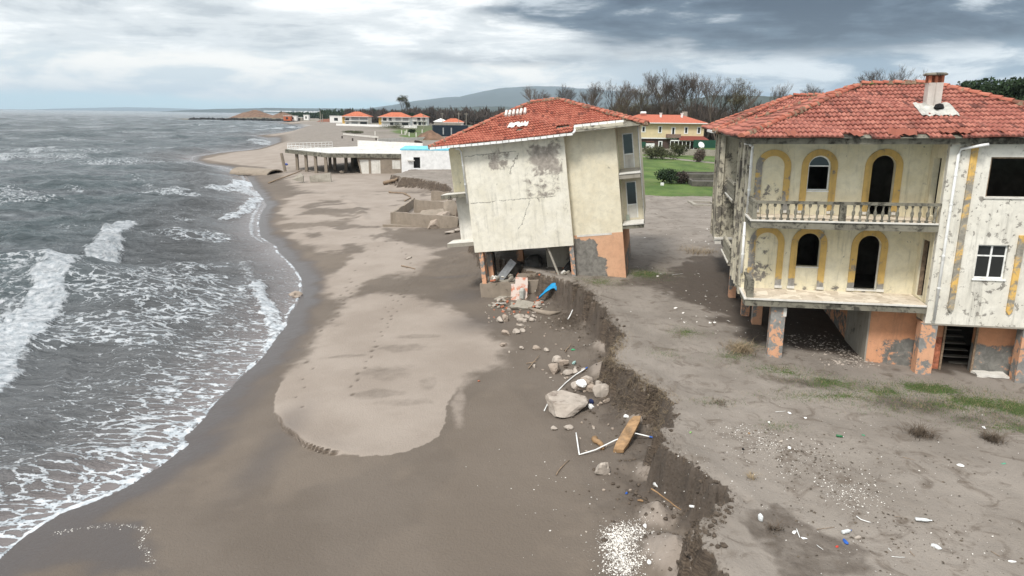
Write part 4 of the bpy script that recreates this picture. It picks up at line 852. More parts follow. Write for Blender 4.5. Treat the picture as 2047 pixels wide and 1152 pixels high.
# open ground floor: pillar, columns, back wall
MB().box(-5.55, -5.30, .1, .55, -.15, 1.83).build('pillar', M_orange_p, v2); MB().box(-5.28, -5.0, .9, 1.3, -.1, 1.83).build('pillar', M_orange_p, v2); MB().cyl((-4.88, 1.0, -.1), (-4.86, 1.0, 1.84), .05).build('steel_post', M_black, v2)
MB().panel(rect(-1.9, .08, -.1, 1.85), [rect(-.55, -.12, .1, .95)], 2.2, 2.4).panel(rect(-5.5, -1.9, -.1, 1.85), [rect(-4.4, -2.2, .35, 1.8)], 6.5, 6.7).panel(rect(2.41, 8.5, -.1, 1.85), [], -1.9, -1.75, axis='x').build('inner_wall', M_conc, v2)
MB().box(-4.0, -3.6, 3.4, 3.8, -.1, 1.85).build('pillar', M_orange_p, v2)
MB().panel(jag(rect(-5.72, .1, -1.4, -.12), .02, .5), [], .02, .3).box(-5.7, -5.45, .31, 8.6, -1.6, -.13).build('foundation_beam', M_board, v2)
MB().panel(jag(rect(-5.7, .1, .05, 8.5), .03, .5), [], -.30, -.125, axis='z').build('ground_slab', M_conc, v2)
pst = MB().cyl((-1.45, .3, 1.82), (-.85, -.05, .02), .065, n=8).build('leaning_post', M_conc, v2)
# ---------------------------------------------------------------- beach pavilion ruin
PV = P(650, 350, -1.2); 
def frame_from(a, b):
    "frame with x from a to b (world xy)"
    h = math.atan2(b[1]-a[1], b[0]-a[0]); return h, math.hypot(b[0]-a[0], b[1]-a[1])
zr = -1.45; FC = P(655, 346, zr); wd = 14.2
pv = empty('ruined_pavilion', (FC[0], FC[1], zr), .0)
tag(pv, 'roofless concrete beach pavilion with a flat white deck on columns, undermined at the waterline', 'ruin')
dk = [(0, -.3), (wd, .6), (wd+.3, 24), (-.5, 27.5), (-11.5, 12.5)]
slab = MB().panel(jag(dk, .06, 1.2), [], 2.75, 3.45, axis='z').build('roof_slab', M_mossy, pv)
MB().panel([(.3, .0), (wd-.2, .9), (wd+.1, 23.7), (-.3, 27.1), (-11.1, 12.5)], [], 3.453, 3.50, axis='z').build('white_deck', plain('white_deck_paint', (.60, .585, .55), .8, .12, 1.2, .2, dirt=.5), slab)
for x, y in ((-.6, .2), (-3.4, 3.6), (-6.1, 6.8), (-8.9, 10.3), (2.0, 4.5), (-1.0, 8), (1.5, 12), (4.6, 7), (4.8, 14), (8, 10), (-3.5, 14), (2, 18)): MB().box(x, x+.5, y, y+.5, -1.2, 2.749).build('column', M_board, pv)
MB().panel([(6.0, -1), (wd-.05, -1), (wd-.05, 2.749), (5.2, 2.749)], [[(6.0, -.1), (7.3, -.1), (7.3, 2.4), (5.6, 2.4)], rect(7.7, 9.4, -.1, 2.4), rect(11.5, 13.0, .8, 2.4)], .6, .9).build('front_wall', M_board, pv)
for pl_ in ([(5.95, -.5), (7.32, -.5), (7.32, 2.38), (5.62, 2.38)], rect(7.68, 9.42, -.45, 2.38), rect(11.48, 13.02, .75, 2.38)): MB().panel(jag(pl_, .02, .4), [], .66, .84).build('block_infill', M_white, pv)
MB().box(.5, wd-.1, 16, 16.3, -1, 2.74).build('inner_wall', M_dark, pv); MB().box(4.5, wd-.1, 9, 9.3, -1, 2.74).build('inner_wall', M_dark, pv); MB().box(wd-.3, wd-.01, .91, 22, -1, 2.74).build('side_wall', M_board, pv)  # dark back walls added to deepen the shade under the deck
def rail(parent, a, b, n, h=1.0):
    m = MB(); a = Vector(a); b = Vector(b); Z_ = Vector((0, 0, 1))
    for t in (1, .55, .12): m.cyl(a+Z_*h*t, b+Z_*h*t, .03, n=4)
    for i in range(n+1): q = a+(b-a)*(i/n); m.cyl(q, q+Z_*h, .03, n=4)
    m.build('railing', M_pvc, parent)
rail(pv, (-11.0, 12.8, 3.5), (-4.5, 21.5, 3.5), 12, 1.1); rail(pv, (-10.8, 12.0, 3.5), (.0, .3, 3.5), 16, .8); rail(pv, (.5, .4, 3.5), (12, 1.2, 3.5), 14, .8)
m = MB().add([(-.4, 26.7, 3.5), (wd-.1, 23.4, 3.5), (wd-.1, 23.4, 4.5), (-.4, 26.7, 4.8), (-.4, 27.0, 3.5), (wd-.1, 23.7, 3.5), (wd-.1, 23.7, 4.5), (-.4, 27.0, 4.8)], [(0, 1, 2, 3), (7, 6, 5, 4), (3, 2, 6, 7), (0, 3, 7, 4), (1, 5, 6, 2)])
m.build('parapet', plain('white_parapet', (.66, .64, .60), .8, .1, 2, .2), pv)
m = MB()
for k in range(26): lump(m, (rnd()*8-1.5, 1+rnd()*8, -.3+rnd()*.4), .3+rnd()*.7, .3+rnd()*.5, .15+rnd()*.35, k, 1)
tag(m.build('rubble_under_pavilion', M_board, None, loc=(FC[0]+1, FC[1]+.5, zr)), 'dark heap of broken concrete under the pavilion deck', 'rubble', kind='stuff')
q = P(378, 350, -1.5)
def slabobj(name, px, z0, poly, thick, mat, label, cat, tilt=(0, 0, 0)):
    q_ = P(px[0], px[1], z0); o = MB().panel(poly, [], -thick/2, thick/2, axis='z').build(name, mat, None); o.location = q_; o.rotation_euler = tilt; tag(o, label, cat); return o
for (u0, v0, u1, v1_, u2, v2_, u3, v3, lab) in ((618, 352, 660, 345, 662, 361, 620, 361, 'pale wedge of concrete slab standing in the sand before the pavilion columns'), (583, 360, 600, 346, 606, 349, 606, 361, 'small wet triangle of concrete slab beside the long pole')):
    y_ = P(u0, 361, -1.6)[1]; pts = [PY(u0, v0, y_), PY(u1, v1_, y_+.4), PY(u2, v2_+3, y_), PY(u3, v3+3, y_)]
    c0 = pts[0]; m = MB(); b = [(p[0]-c0[0], p[1]-c0[1], p[2]-c0[2]) for p in pts]; m.add(b+[(x, y+.4, z-.02) for x, y, z in b], [(0, 1, 2, 3), (7, 6, 5, 4), (0, 4, 5, 1), (1, 5, 6, 2), (2, 6, 7, 3), (3, 7, 4, 0)])
    tag(m.build('concrete_slab', M_conc, None, loc=c0), lab, 'slab')
def stick(name, uv0, uv1, z0, z1, r, mat, label, cat, bend=.0, n=5):
    a = Vector(G3(*uv0)) + Vector((0, 0, z0)); b = Vector(G3(*uv1))+Vector((0, 0, z1)); L = (b-a).length; pts = []
    sd2 = Vector((-(b-a).y, (b-a).x, 0)).normalized()
    for i in range(n+1): t = i/n; pts.append(a*(1-t)+b*t+sd2*math.sin(math.pi*t)*bend*L+Vector((rnd()-.5, rnd()-.5, (rnd()-.5)*.5))*r*1.1-a)
    o = MB().tube(pts, [r*(1-.35*i/n)*(.85+.3*rnd()) for i in range(n+1)], 7).build(name, mat, None, smooth=True, loc=a); tag(o, label, cat); return o
stick('wooden_pole', (536, 367), (603, 348), .1, .6, .13, M_wood, 'long bare pole leaning on the sand left of the pavilion', 'pole')
po = P(570, 339, -1.4); o = MB().tube([(0, 0, -.4), (-.5, 0, 3.0)], .28, 6).build('leaning_post', M_board, None, loc=po); tag(o, 'short brown post leaning left of the pavilion columns', 'post')
po = P(573, 331, -1.4); m = MB(); lump(m, (0, 0, .2), .6, .4, .35, 8); tag(m.build('blue_bag', plain('blue_sheet', (.03, .06, .25), .6), None, loc=po), 'small crumpled blue bag behind the leaning post', 'bag')
# concrete culvert at the water's edge and collapsed basin
q = P(478, 346, -2.35); m = MB(); n = 14
for i in range(n):
    t0, t1 = math.pi*i/n, math.pi*(i+1)/n
vs = [(0+k*8.5, 1.6*math.cos(math.pi*i/n)*1.6, 1.15*math.sin(math.pi*i/n)) for k in (0, 1) for i in range(n+1)]; vs += [(x, y*.88, z*.84-.02) for x, y, z in vs]
N1 = n+1; fs = [(i, i+1, N1+i+1, N1+i) for i in range(n)]+[(2*N1+i, 3*N1+i, 3*N1+i+1, 2*N1+i+1) for i in range(n)]+[(i, 2*N1+i, 2*N1+i+1, i+1) for i in range(n)]+[(N1+i, N1+i+1, 3*N1+i+1, 3*N1+i) for i in range(n)]
tag(m.add(vs, fs).build('culvert', M_board, None, loc=q), 'half sunk curved concrete shell at the water edge', 'culvert').rotation_euler = (0, .02, -.35)
q = P(470, 350, -2.4); tag(MB().panel(jag(rect(0, 6, 0, 1.6), .1, .7), [], 0, .3, axis='z').build('wet_slab', M_board, None, loc=q), 'flat wet slab washed by surf below the curved shell', 'slab').rotation_euler = (0, 0, -.1)
# collapsed retaining basin beside the tilted villa
def wallpx(name, a, b, zb, h, th, mat, label, parent=None, drop=0):
    A_ = P(*a, zb); B_ = P(*b, zb); hd2, L = frame_from(A_, B_)
    o = MB().panel(jag([(0, -.6), (L, -.6), (L, h-drop), (0, h)], .07, .7), [], 0, th).build(name, mat, parent); 
    o.location = A_; o.rotation_euler = (0, 0, hd2)
    if label: tag(o, label, 'wall')
    return o
zb = -1.50
wallpx('retaining_wall', (786, 447), (915, 459), zb, 1.15, .3, M_board, 'long board-marked concrete wall lying open to the beach, nearest of the broken basin walls')
wallpx('retaining_wall', (786, 445), (830, 412), zb, .95, .25, M_board, 'short slanting end wall of the broken concrete basin')
wallpx('retaining_wall', (828, 424), (912, 431), zb, 1.35, .3, M_board, 'tall rear wall of the broken concrete basin beside the leaning villa')
wallpx('retaining_wall', (862, 402), (925, 404), zb, 1.2, .3, M_board, 'partly buried wall farthest behind the broken basin')
def rock(px, sx, sy, sz, label, mat, name='rock', cat='rock', seed=1, rot=(0, 0, 0), sub=3, rough=.25, group=None, sink=.25):
    q_ = G3(*px); m = MB(); lump(m, (0, 0, 0), sx, sy, sz, seed, sub, rough); o = m.build(name, mat, None, loc=(q_[0], q_[1], q_[2]+sz*(1-sink)*.6)); o.rotation_euler = rot; tag(o, label, cat, group); return o
M_rock = weathered('pale_rock', (.44, .385, .33), (.34, .29, .245), peel=.45, grime=.25, under=(.36, .29, .24), speck=.3, seed=31)
M_rock2 = weathered('brown_rock', (.40, .33, .27), (.32, .26, .21), peel=.42, grime=.3, under=(.22, .17, .13), seed=33)
slabobj('fallen_slab', (765, 452), -1.62, jag([(0, 0), (4.4, -.6), (4.0, .9), (1.8, 1.1)], .06, .5), .3, M_board, 'flat wedge of fallen slab at the seaward end of the broken basin', 'slab', (0, .03, .05))
rock((880, 452), 1.9, 1.2, 1.05, 'big jagged concrete lump in front of the broken basin', M_rock2, 'concrete_lump', 'lump', 9, sub=4, rough=.12)
rock((905, 437), 1.5, 1.0, 1.3, 'hunched concrete lump between the basin walls and the leaning villa', M_board, 'concrete_lump', 'lump', 12, sub=4, rough=.12)
for i, (u, v, l) in enumerate(((900, 466, 'small pile of pale debris below the jagged lump'), (915, 462, 'pale chip of debris under the lower side balcony'))): rock((u, v), .7, .4, .18, l, M_rock, 'debris', 'debris', 40+i)
slabobj('fallen_slab', (838, 436), -1.2, jag([(0, 0), (2.6, -.4), (2.9, 1.4), (.4, 1.8)], .08, .5), .22, M_board, 'tilted slab lying inside the broken basin', 'slab', (.22, -.12, .2))
slabobj('fallen_slab', (868, 420), -.6, jag([(0, 0), (3.0, -.3), (3.2, 1.2), (.8, 1.6)], .08, .5), .22, M_board, 'slab lying across the rear wall of the broken basin', 'slab', (-.18, .14, -.1))
# ---------------------------------------------------------------- things on the beach
stick('driftwood_branch', (778, 386), (812, 389), .12, .15, .11, M_wood, 'dark forked branch lying beyond the basin', 'branch', .05)
stick('driftwood_branch', (808, 389), (809, 403), .12, .1, .10, M_wood, 'short dark driftwood piece hooked beside the forked branch', 'branch', .1)
stick('timber_beam', (768, 370), (796, 368), .25, .3, .30, M_wood, 'thick short timber beam near the low scarp', 'beam')
stick('driftwood_stick', (802, 532), (830, 538), .05, .05, .05, M_wood, 'thin straight stick on damp sand left of the leaning villa', 'stick')
rock((818, 516), .55, .16, .12, 'whitish flattened clump of driftwood on the sand left of the leaning villa', M_rock, 'driftwood_clump', 'driftwood', 51)
rock((592, 590), .55, .35, .22, 'brown mound of wet debris at the edge of the swash', M_rock2, 'wet_debris', 'debris', 52)
rock((590, 594), .3, .2, .1, 'small brown lump in front of the wet mound at the swash edge', M_rock2, 'wet_debris', 'debris', 57)
stick('log', (1112, 950), (1138, 921), .03, .03, .018, M_wood, 'thin dark twig alone on the wet sand', 'twig', .05)
rock((1137, 815), 1.22, .74, .50, 'largest pale boulder, flat topped, inside the curved white pipe', M_rock, 'boulder', 'boulder', 5, rot=(.0, .10, .15), sub=4, rough=.14, sink=.35)
ROCKS = [((1172, 775), .46, .32, .30, 'rounded grey rock right behind the white foam block', 15), ((1205, 790), .42, .34, .36, 'upright grey rock at the right of the big boulder', 16), ((1152, 776), .40, .2, .2, 'long pale rock behind the big boulder', 17), ((1180, 782), .24, .2, .25, 'small rock wedged between boulder and upright rock', 18),
    ((1172, 762), .30, .22, .2, 'flat topped rock above the boulder pile', 19), ((1112, 722), .26, .2, .26, 'squarish pale rock left of the stony heap', 20), ((1110, 742), .34, .3, .34, 'large rock at the left of the stony heap', 21), ((1135, 748), .24, .18, .2, 'whitish rock in the middle of the stony heap', 22),
    ((1150, 745), .26, .2, .16, 'brown rock at the right of the stony heap', 23), ((1128, 730), .3, .16, .2, 'reddish rock on top of the stony heap', 24), ((1108, 858), .13, .10, .12, 'smaller of the two pale stones below the boulder', 25), ((1136, 857), .19, .13, .14, 'larger of the two pale stones below the boulder', 26),
    ((1012, 668), .32, .2, .2, 'rounded tan stone in the middle of the sandy slope', 27), ((1032, 666), .25, .17, .18, 'tan stone to the right of the rounded one', 28), ((1045, 662), .2, .14, .13, 'light chip of stone behind the tan pair', 29), ((1008, 690), .26, .16, .12, 'low stone at the right rim of the dry sand lobe', 30),
    ((1042, 697), .16, .1, .12, 'isolated grey stone beside dark debris', 31), ((1018, 705), .09, .07, .08, 'small white stone on the rim of the dry lobe', 32), ((1072, 698), .26, .15, .13, 'left of two flat stones on the damp slope', 33), ((1093, 702), .2, .13, .12, 'right of two flat stones on the damp slope', 34),
    ((1000, 643), .36, .22, .2, 'brown stone at the left end of the whitish rubble line', 35), ((1010, 640), .34, .2, .22, 'second brown stone from the left of the whitish rubble line', 36), ((1068, 733), .14, .1, .1, 'stone by the snapped branches', 37), ((1200, 770), .3, .22, .16, 'greyish rock uphill of the boulder pile', 38), ((1213, 803), .2, .12, .1, 'small dark rock right of the upright rock', 39), ((1166, 742), .2, .14, .1, 'flat stone near the blue pipe end', 43), ((1040, 652), .28, .14, .1, 'flat pale chip near the rubble line', 44)]
for px, a, b, c_, lab, sd3 in ROCKS: rock(px, a, b, c_, lab, M_rock if sd3 % 3 else M_rock2, 'rock', 'rock', sd3, sub=3)
for k in range(16):
    rock((1030+rnd()*38, 633+rnd()*10), .14+rnd()*.14, .1+rnd()*.1, .1+rnd()*.08, 'whitish broken stone in the rubble line below the leaning villa', M_rock, 'rubble_stone', 'rubble', 60+k, sub=2, group='whitish rubble line')
rng = random.Random(12)
for k in range(60):
    u, v = rng.choice(((1100, 680, 60, 60), (1160, 830, 40, 60), (1060, 650, 70, 30), (1230, 900, 50, 90), (1120, 745, 40, 15), (1180, 790, 30, 25), (1090, 610, 60, 25)))[:2] if False else (0, 0)
    c0 = rng.choice(((1100, 680, 60, 50), (1190, 850, 45, 60), (1060, 650, 60, 25), (1225, 930, 40, 80), (1125, 745, 40, 12), (1185, 790, 40, 22)))
    rock((c0[0]+rng.uniform(-1, 1)*c0[2], c0[1]+rng.uniform(-1, 1)*c0[3]), .04+.07*rng.random(), .03+.06*rng.random(), .03+.05*rng.random(), 'small clod of earth or stone scattered below the scarp', MATS['brown_rock'] if k % 3 else MATS['pale_rock'], 'clod', 'clod', 100+k, sub=1, group='clods scattered below the scarp')
o = rock((1160, 788), .24, .2, .2, 'white block of packaging foam on the boulder', M_pvc, 'foam_block', 'foam', 45, sub=2, rough=.1); o.location.z += .34
rock((1182, 815), .14, .12, .12, 'crumpled white plastic at the right foot of the boulder', M_pvc, 'plastic_scrap', 'litter', 46, sub=2)
rock((1182, 806), .16, .1, .12, 'dark blue scrap tucked under the upright rock', plain('navy_cloth', (.02, .03, .09)), 'cloth_scrap', 'litter', 47, sub=2)
rock((1148, 727), .18, .1, .12, 'pale teal plastic scrap on the stony heap', plain('teal_plastic', (.30, .45, .42), .5), 'plastic_scrap', 'litter', 48, sub=2)
rock((1146, 700), .12, .08, .05, 'small bright green scrap on the sandy slope', plain('green_plastic', (.05, .28, .13), .5), 'plastic_scrap', 'litter', 49, sub=2)
rock((957, 762), .08, .06, .05, 'tiny orange tile chip on the pale sand spur', M_brick, 'tile_chip', 'litter', 50, sub=1)
def pipe(pxs, zs, r, label, endcol=None):
    pts = [Vector(G3(*p_))+Vector((0, 0, z_)) for p_, z_ in zip(pxs, zs)]; a = pts[0].copy(); pts = [p_-a for p_ in pts]; fine = []
    for i in range(len(pts)-1):
        for t in range(4): fine.append(pts[i].lerp(pts[i+1], t/4))
    fine.append(pts[-1]); o = MB().tube(fine, r, 8).build('plastic_pipe', M_pvc, None, smooth=True, loc=a); tag(o, label, 'pipe')
    d_ = (fine[-1]-fine[-2]).normalized(); MB().tube([fine[-1], fine[-1]+d_*.12], r*1.15, 8).build('end_cap', plain('blue_plastic', (.03, .12, .45), .5), o)
    return o
pipe([(1088, 822), (1096, 806), (1110, 789), (1130, 768), (1150, 752), (1170, 741)], [.03, .04, .06, .07, .06, .1], .024, 'curved white pipe with a blue end around the boulder')
pipe([(1151, 881), (1158, 911), (1190, 903), (1230, 890), (1270, 880), (1298, 878)], [.3, .05, .08, .2, .25, .1], .022, 'bent white pipe with a right angle hook crossing the orange plank')
# orange plank, split log, triangular stone
a = Vector(G3(1236, 905)); b = Vector(G3(1272, 858)); d_ = (b-a); d_.z += .35; w_ = Vector((d_.y, -d_.x, 0)).normalized()
m = MB(); ws = [.17, .21, .20, .19, .13]; vs = []
for i, t in enumerate((0, .2, .6, .85, 1.0)):
    c0 = d_*t+Vector((0, 0, .10))
    for sgn, zz in ((-1, .0), (1, .08), (1, -.03), (-1, -.12)): vs.append(c0+w_*sgn*ws[i]+Vector((0, 0, zz)))
fs = [(i*4+k, i*4+(k+1) % 4, i*4+4+(k+1) % 4, i*4+4+k) for i in range(4) for k in range(4)]+[(3, 2, 1, 0), (16, 17, 18, 19)]
tag(m.add(vs, fs).build('split_plank', M_woodo, None, loc=a), 'broad orange brown piece of split timber leaning on the scarp foot', 'timber')
stick('log', (1188, 880), (1206, 898), .08, .06, .11, M_woodo, 'short barkless log beside the hooked pipe', 'log')
rock((1202, 945), .26, .2, .30, 'upright triangular stone alone on the wet sand', M_rock, 'rock', 'rock', 53, sub=3, rough=.3)
stick('stick', (1300, 1010), (1360, 1040), .5, .3, .02, M_woodo, 'orange brown root sticking out of the scarp', 'root')
o = stick('plastic_strip', (1307, 974), (1330, 994), .10, .1, .05, M_pvc, 'bent white plastic strip in the gully under the scarp', 'strip', .1, 3)
for (a, b, l) in (((1056, 738), (1078, 714), 'dark snapped branch pointing uphill'), ((1052, 728), (1072, 727), 'dark branch lying across the snapped one'), ((1130, 705), (1142, 690), 'pale twig on the damp slope')): stick('branch', a, b, .05, .1, .022, M_wood, l, 'branch')
stick('pale_stick', (1135, 640), (1145, 630), .05, .3, .03, M_pvc, 'short white stick by the slumped turf', 'stick')
# stones and clods near the house foot: bricks
zt = -1.3
def brickslab(px, w_, h_, mat, label, tilt, name='brick_slab', seed=0):
    q_ = G3(*px); m = MB().panel(jag([(0, 0), (w_, 0), (w_, h_), (w_*.25, h_), (w_*.25, h_*.7), (0, h_*.7)] if seed == 1 else [(0, .3), (w_*.3, 0), (w_*.8, .15), (w_*.95, h_*.35), (w_, h_*.62), (w_*.8, h_*.9), (w_*.55, h_), (w_*.25, h_*.75), (w_*.05, h_*.5)], .02, .3), [], 0, .18); o = m.build(name, mat, None, loc=q_); o.rotation_euler = tilt; tag(o, label, 'wall fragment'); return o
g = material('brick_and_plaster'); p = g.coord('Object'); br = g.new('ShaderNodeTexBrick'); g.put(br.inputs['Vector'], g.vec(g.xyz(p)[0], g.xyz(p)[2], 0.)); br.inputs['Scale'].default_value = 3.0; g.put(br.inputs['Color1'], (.62, .22, .12)); g.put(br.inputs['Color2'], (.50, .16, .09)); g.put(br.inputs['Mortar'], (.50, .42, .36))
M_bp = g.out(g.mix(g.noise(p, 2.4, 5, .6).sm(.42, .52), g.w(br.outputs[0]), (.62, .52, .46)), .9, g.bump(g.noise(p, 9, 4), .5, .02))
brickslab((1021, 600), .95, 1.35, M_bp, 'upright slab of pinkish brick masonry against the foundation', (-.25, .0, -.1), seed=1)
o = brickslab((1068, 592), 1.35, 1.35, weathered('plaster_fragment', (.50, .46, .40), (.42, .38, .33), peel=.30, boxes=((.5, 1.3, .9, 1.3, 0.0),), grime=.2, under=(.72, .34, .18), seed=41), 'grey plastered wall fragment with an orange corner beside the blue tarp', (-.55, .15, .1))
# blue tarp
q_ = G3(1100, 600); nx, ny = 16, 7; vs = []
for i in range(nx):
    t = i/(nx-1); cx_ = -.65+1.5*t; cz_ = .12+.75*math.sin(t*2.3) if t < .6 else .12+.75*math.sin(.6*2.3)-(t-.6)*.6
    wd_ = .22+.12*math.sin(t*6)+(.15 if t > .6 else 0)
    for j in range(ny): k = j/(ny-1)-.5; vs.append((cx_+k*wd_*.7+(rnd()-.5)*.03, k*wd_*1.3, cz_+.10*math.sin(k*11+t*5)*.6+k*wd_*.9))
o = MB().add(vs, [(i*ny+j, i*ny+j+1, (i+1)*ny+j+1, (i+1)*ny+j) for i in range(nx-1) for j in range(ny-1)]).build('blue_tarp', plain('blue_tarpaulin', (.015, .26, .52), .45, .25, 6, .4), None, loc=(q_[0], q_[1], q_[2]+.05), smooth=True); tag(o, 'bright blue crumpled tarpaulin draped over rubble at the scarp top', 'tarp')
o.modifiers.new('s', 'SOLIDIFY').thickness = .012
q_ = G3(1040, 594); o = MB().lathe([(0, .10), (.05, .16), (.5, .17), (.62, .13), (.66, .05)], n=10).build('canister', plain('grey_canister', (.42, .42, .38), .6), None, loc=(q_[0]+.1, q_[1]-.4, q_[2])); tag(o, 'grey upright canister between the two masonry fragments', 'canister')
q_ = G3(1010, 612); 
slabobj('fallen_slab', (975, 606), -1.75, jag([(0, 0), (1.9, -.15), (2.6, .35), (2.4, .9), (.9, .7)], .05, .4), .16, M_conc, 'flat grey slab lying at the foot of the foundation', 'slab', (.25, -.1, .0))
slabobj('fallen_slab', (1022, 616), -1.5, jag([(0, 0), (1.0, -.1), (1.3, .4), (.4, .7)], .05, .3), .14, M_conc, 'small grey slab below the pinkish brick masonry', 'slab', (.45, 0, 0))
pts = [G3(1056, 618), G3(1075, 625), G3(1100, 630), G3(1120, 626)]; c0 = Vector(pts[0]); 
tag(MB().tube([Vector(p_)-c0+Vector((0, 0, .08)) for p_ in pts], [.05, .14, .16, .05], 6).build('buried_mat', M_board, None, loc=c0, smooth=True), 'long curled piece of matting below the slumped turf', 'mat')
for k in range(46):
    u, v = 985+rnd()*100, 604+rnd()*18-(rnd()*8); br_ = rnd() < .45; m = MB()
    if br_: m.box(-.1, .1, -.06, .06, -.04, .05)
    else: lump(m, (0, 0, 0), .10+rnd()*.16, .08+rnd()*.12, .07+rnd()*.1, 200+k, 2)
    q_ = G3(u, v); o = m.build('broken_brick' if br_ else 'rubble_lump', M_brick if br_ else (M_conc if k % 2 else M_rock), None, loc=(q_[0], q_[1], q_[2]+.06)); o.rotation_euler = (rnd()*1.2-.6, rnd()*1.2-.6, rnd()*6)
    tag(o, 'broken red brick in the rubble at the foot of the leaning villa' if br_ else 'broken concrete lump in the rubble at the foot of the leaning villa', 'brick' if br_ else 'rubble', 'bricks in the villa rubble' if br_ else 'lumps in the villa rubble')
for k in range(70):
    u = 970+rnd()*130; v = 612+rnd()**1.5*34-(u-970)*.06; m = MB(); s_ = .03+.11*rnd()**2; lump(m, (0, 0, 0), s_*1.3, s_, s_*.8, 500+k, 1)
    q_ = G3(u, v); o = m.build('rubble_lump', (M_conc, M_rock, M_brick, M_rock2)[k % 4], None, loc=(q_[0], q_[1], q_[2]+s_*.3)); tag(o, 'small rubble bit scattered on the sand in front of the leaning villa', 'rubble', 'small rubble bits before the villa')
for a, b, l in (((1000, 606), (1035, 598), 'rusty rod lying over the small grey slab'), ((1045, 612), (1058, 596), 'thin board leaning at the canister'), ((985, 610), (1012, 614), 'pale lath at the left end of the rubble')): stick('debris_stick', a, b, .1, .25, .03, M_wood if 'pale' not in l else M_white, l, 'stick')
for k in range(40):
    br_ = rnd() < .4; m = MB(); x = -5.4+rnd()*5.2; y = .1+rnd()**1.6*2.2
    if br_: m.box(-.1, .1, -.06, .06, -.04, .05)
    else: lump(m, (0, 0, 0), .12+rnd()*.2, .1+rnd()*.16, .08+rnd()*.12, 300+k, 2)
    o = m.build('broken_brick' if br_ else 'rubble_lump', M_brick if br_ else (M_conc if k % 2 else M_white), None); w0 = H2 @ Vector((x, y, -.02+rnd()*.12)); o.location = w0; o.rotation_euler = (rnd()*1.2, rnd()*1.2, rnd()*6)
    tag(o, 'red brick lying inside the open ground floor of the leaning villa' if br_ else 'pale lump lying inside the open ground floor of the leaning villa', 'brick' if br_ else 'rubble', 'bricks inside the villa' if br_ else 'lumps inside the villa')
def in_v2(m, name, mat, x, y, z, rot, label, cat):
    o = m.build(name, mat, None); o.matrix_world = H2 @ Matrix.Translation((x, y, z)) @ Matrix.Rotation(rot[2], 4, 'Z') @ Matrix.Rotation(rot[1], 4, 'Y') @ Matrix.Rotation(rot[0], 4, 'X'); tag(o, label, cat); return o
in_v2(MB().box(-.22, .22, -.03, .03, 0, 1.5), 'fallen_panel', plain('grey_panel', (.26, .27, .28), .6), -4.7, .9, -.1, (0, .75, 0), 'grey louvred panel leaning inside the left pillar of the open ground floor', 'panel')
m = MB(); lump(m, (0, 0, .5), 1.1, .7, .75, 71, 3); in_v2(m, 'sagging_sheet', plain('dark_grey_sheet', (.055, .052, .048), .55, .4, 2, .8), -2.9, 2.3, 0, (0, 0, 0), 'dark crumpled sheet heaped inside the open ground floor', 'sheet')
m = MB(); lump(m, (0, 0, .3), .9, .5, .55, 72, 3); in_v2(m, 'dark_bundle', M_dark, -3.9, 2.0, 0, (0, .3, 0), 'dark bundle of debris behind the leaning grey panel', 'debris')
in_v2(MB().box(-1.1, 1.1, -.1, .1, -.1, .12), 'fallen_beam', M_board, -2.3, .6, .12, (0, .02, .05), 'dark beam lying across the open ground floor', 'beam')
m = MB(); lump(m, (0, 0, .3), .42, .3, .4, 73, 3); in_v2(m, 'dark_bundle', M_black, -.5, 1.2, 0, (0, 0, 0), 'black bundle by the right column of the open ground floor', 'bag')
# ---------------------------------------------------------------- litter on the upper sand
M_clear = plain('clouded_plastic', (.58, .60, .60), .3, .15, 12, .3, spec=.6)
def bottle(px, L, r, rz, label, mat, cap, squash=1.):
    q_ = G3(*px); m = MB().lathe([(0, r*.7), (.01, r), (L*.25, r), (L*.3, r*.9), (L*.35, r), (L*.68, r), (L*.85, r*.45), (L*.93, r*.33), (L*.94, r*.33)], n=12); o = m.build('plastic_bottle', mat, None, smooth=True, loc=(q_[0], q_[1], q_[2]+r)); o.rotation_euler = (0, math.pi/2, rz); o.scale = (squash, 1, 1); tag(o, label, 'bottle')
    MB().lathe([(L*.935, r*.38), (L, r*.38)], n=8).build('cap', cap, o); return o
bcap = plain('blue_cap', (.02, .10, .40), .5); wcap = M_pvc
bottle((1683, 1070), .26, .045, .35, 'clear bottle with a blue cap, nearest to the blue rag', M_clear, bcap)
bottle((1829, 1043), .36, .050, -.15, 'long pale crushed bottle alone at the right', M_clear, wcap, .7)
bottle((1671, 874), .2, .035, -.4, 'dark green bottle on the shell strewn sand', plain('green_glass', (.02, .14, .05), .3), wcap)
q_ = G3
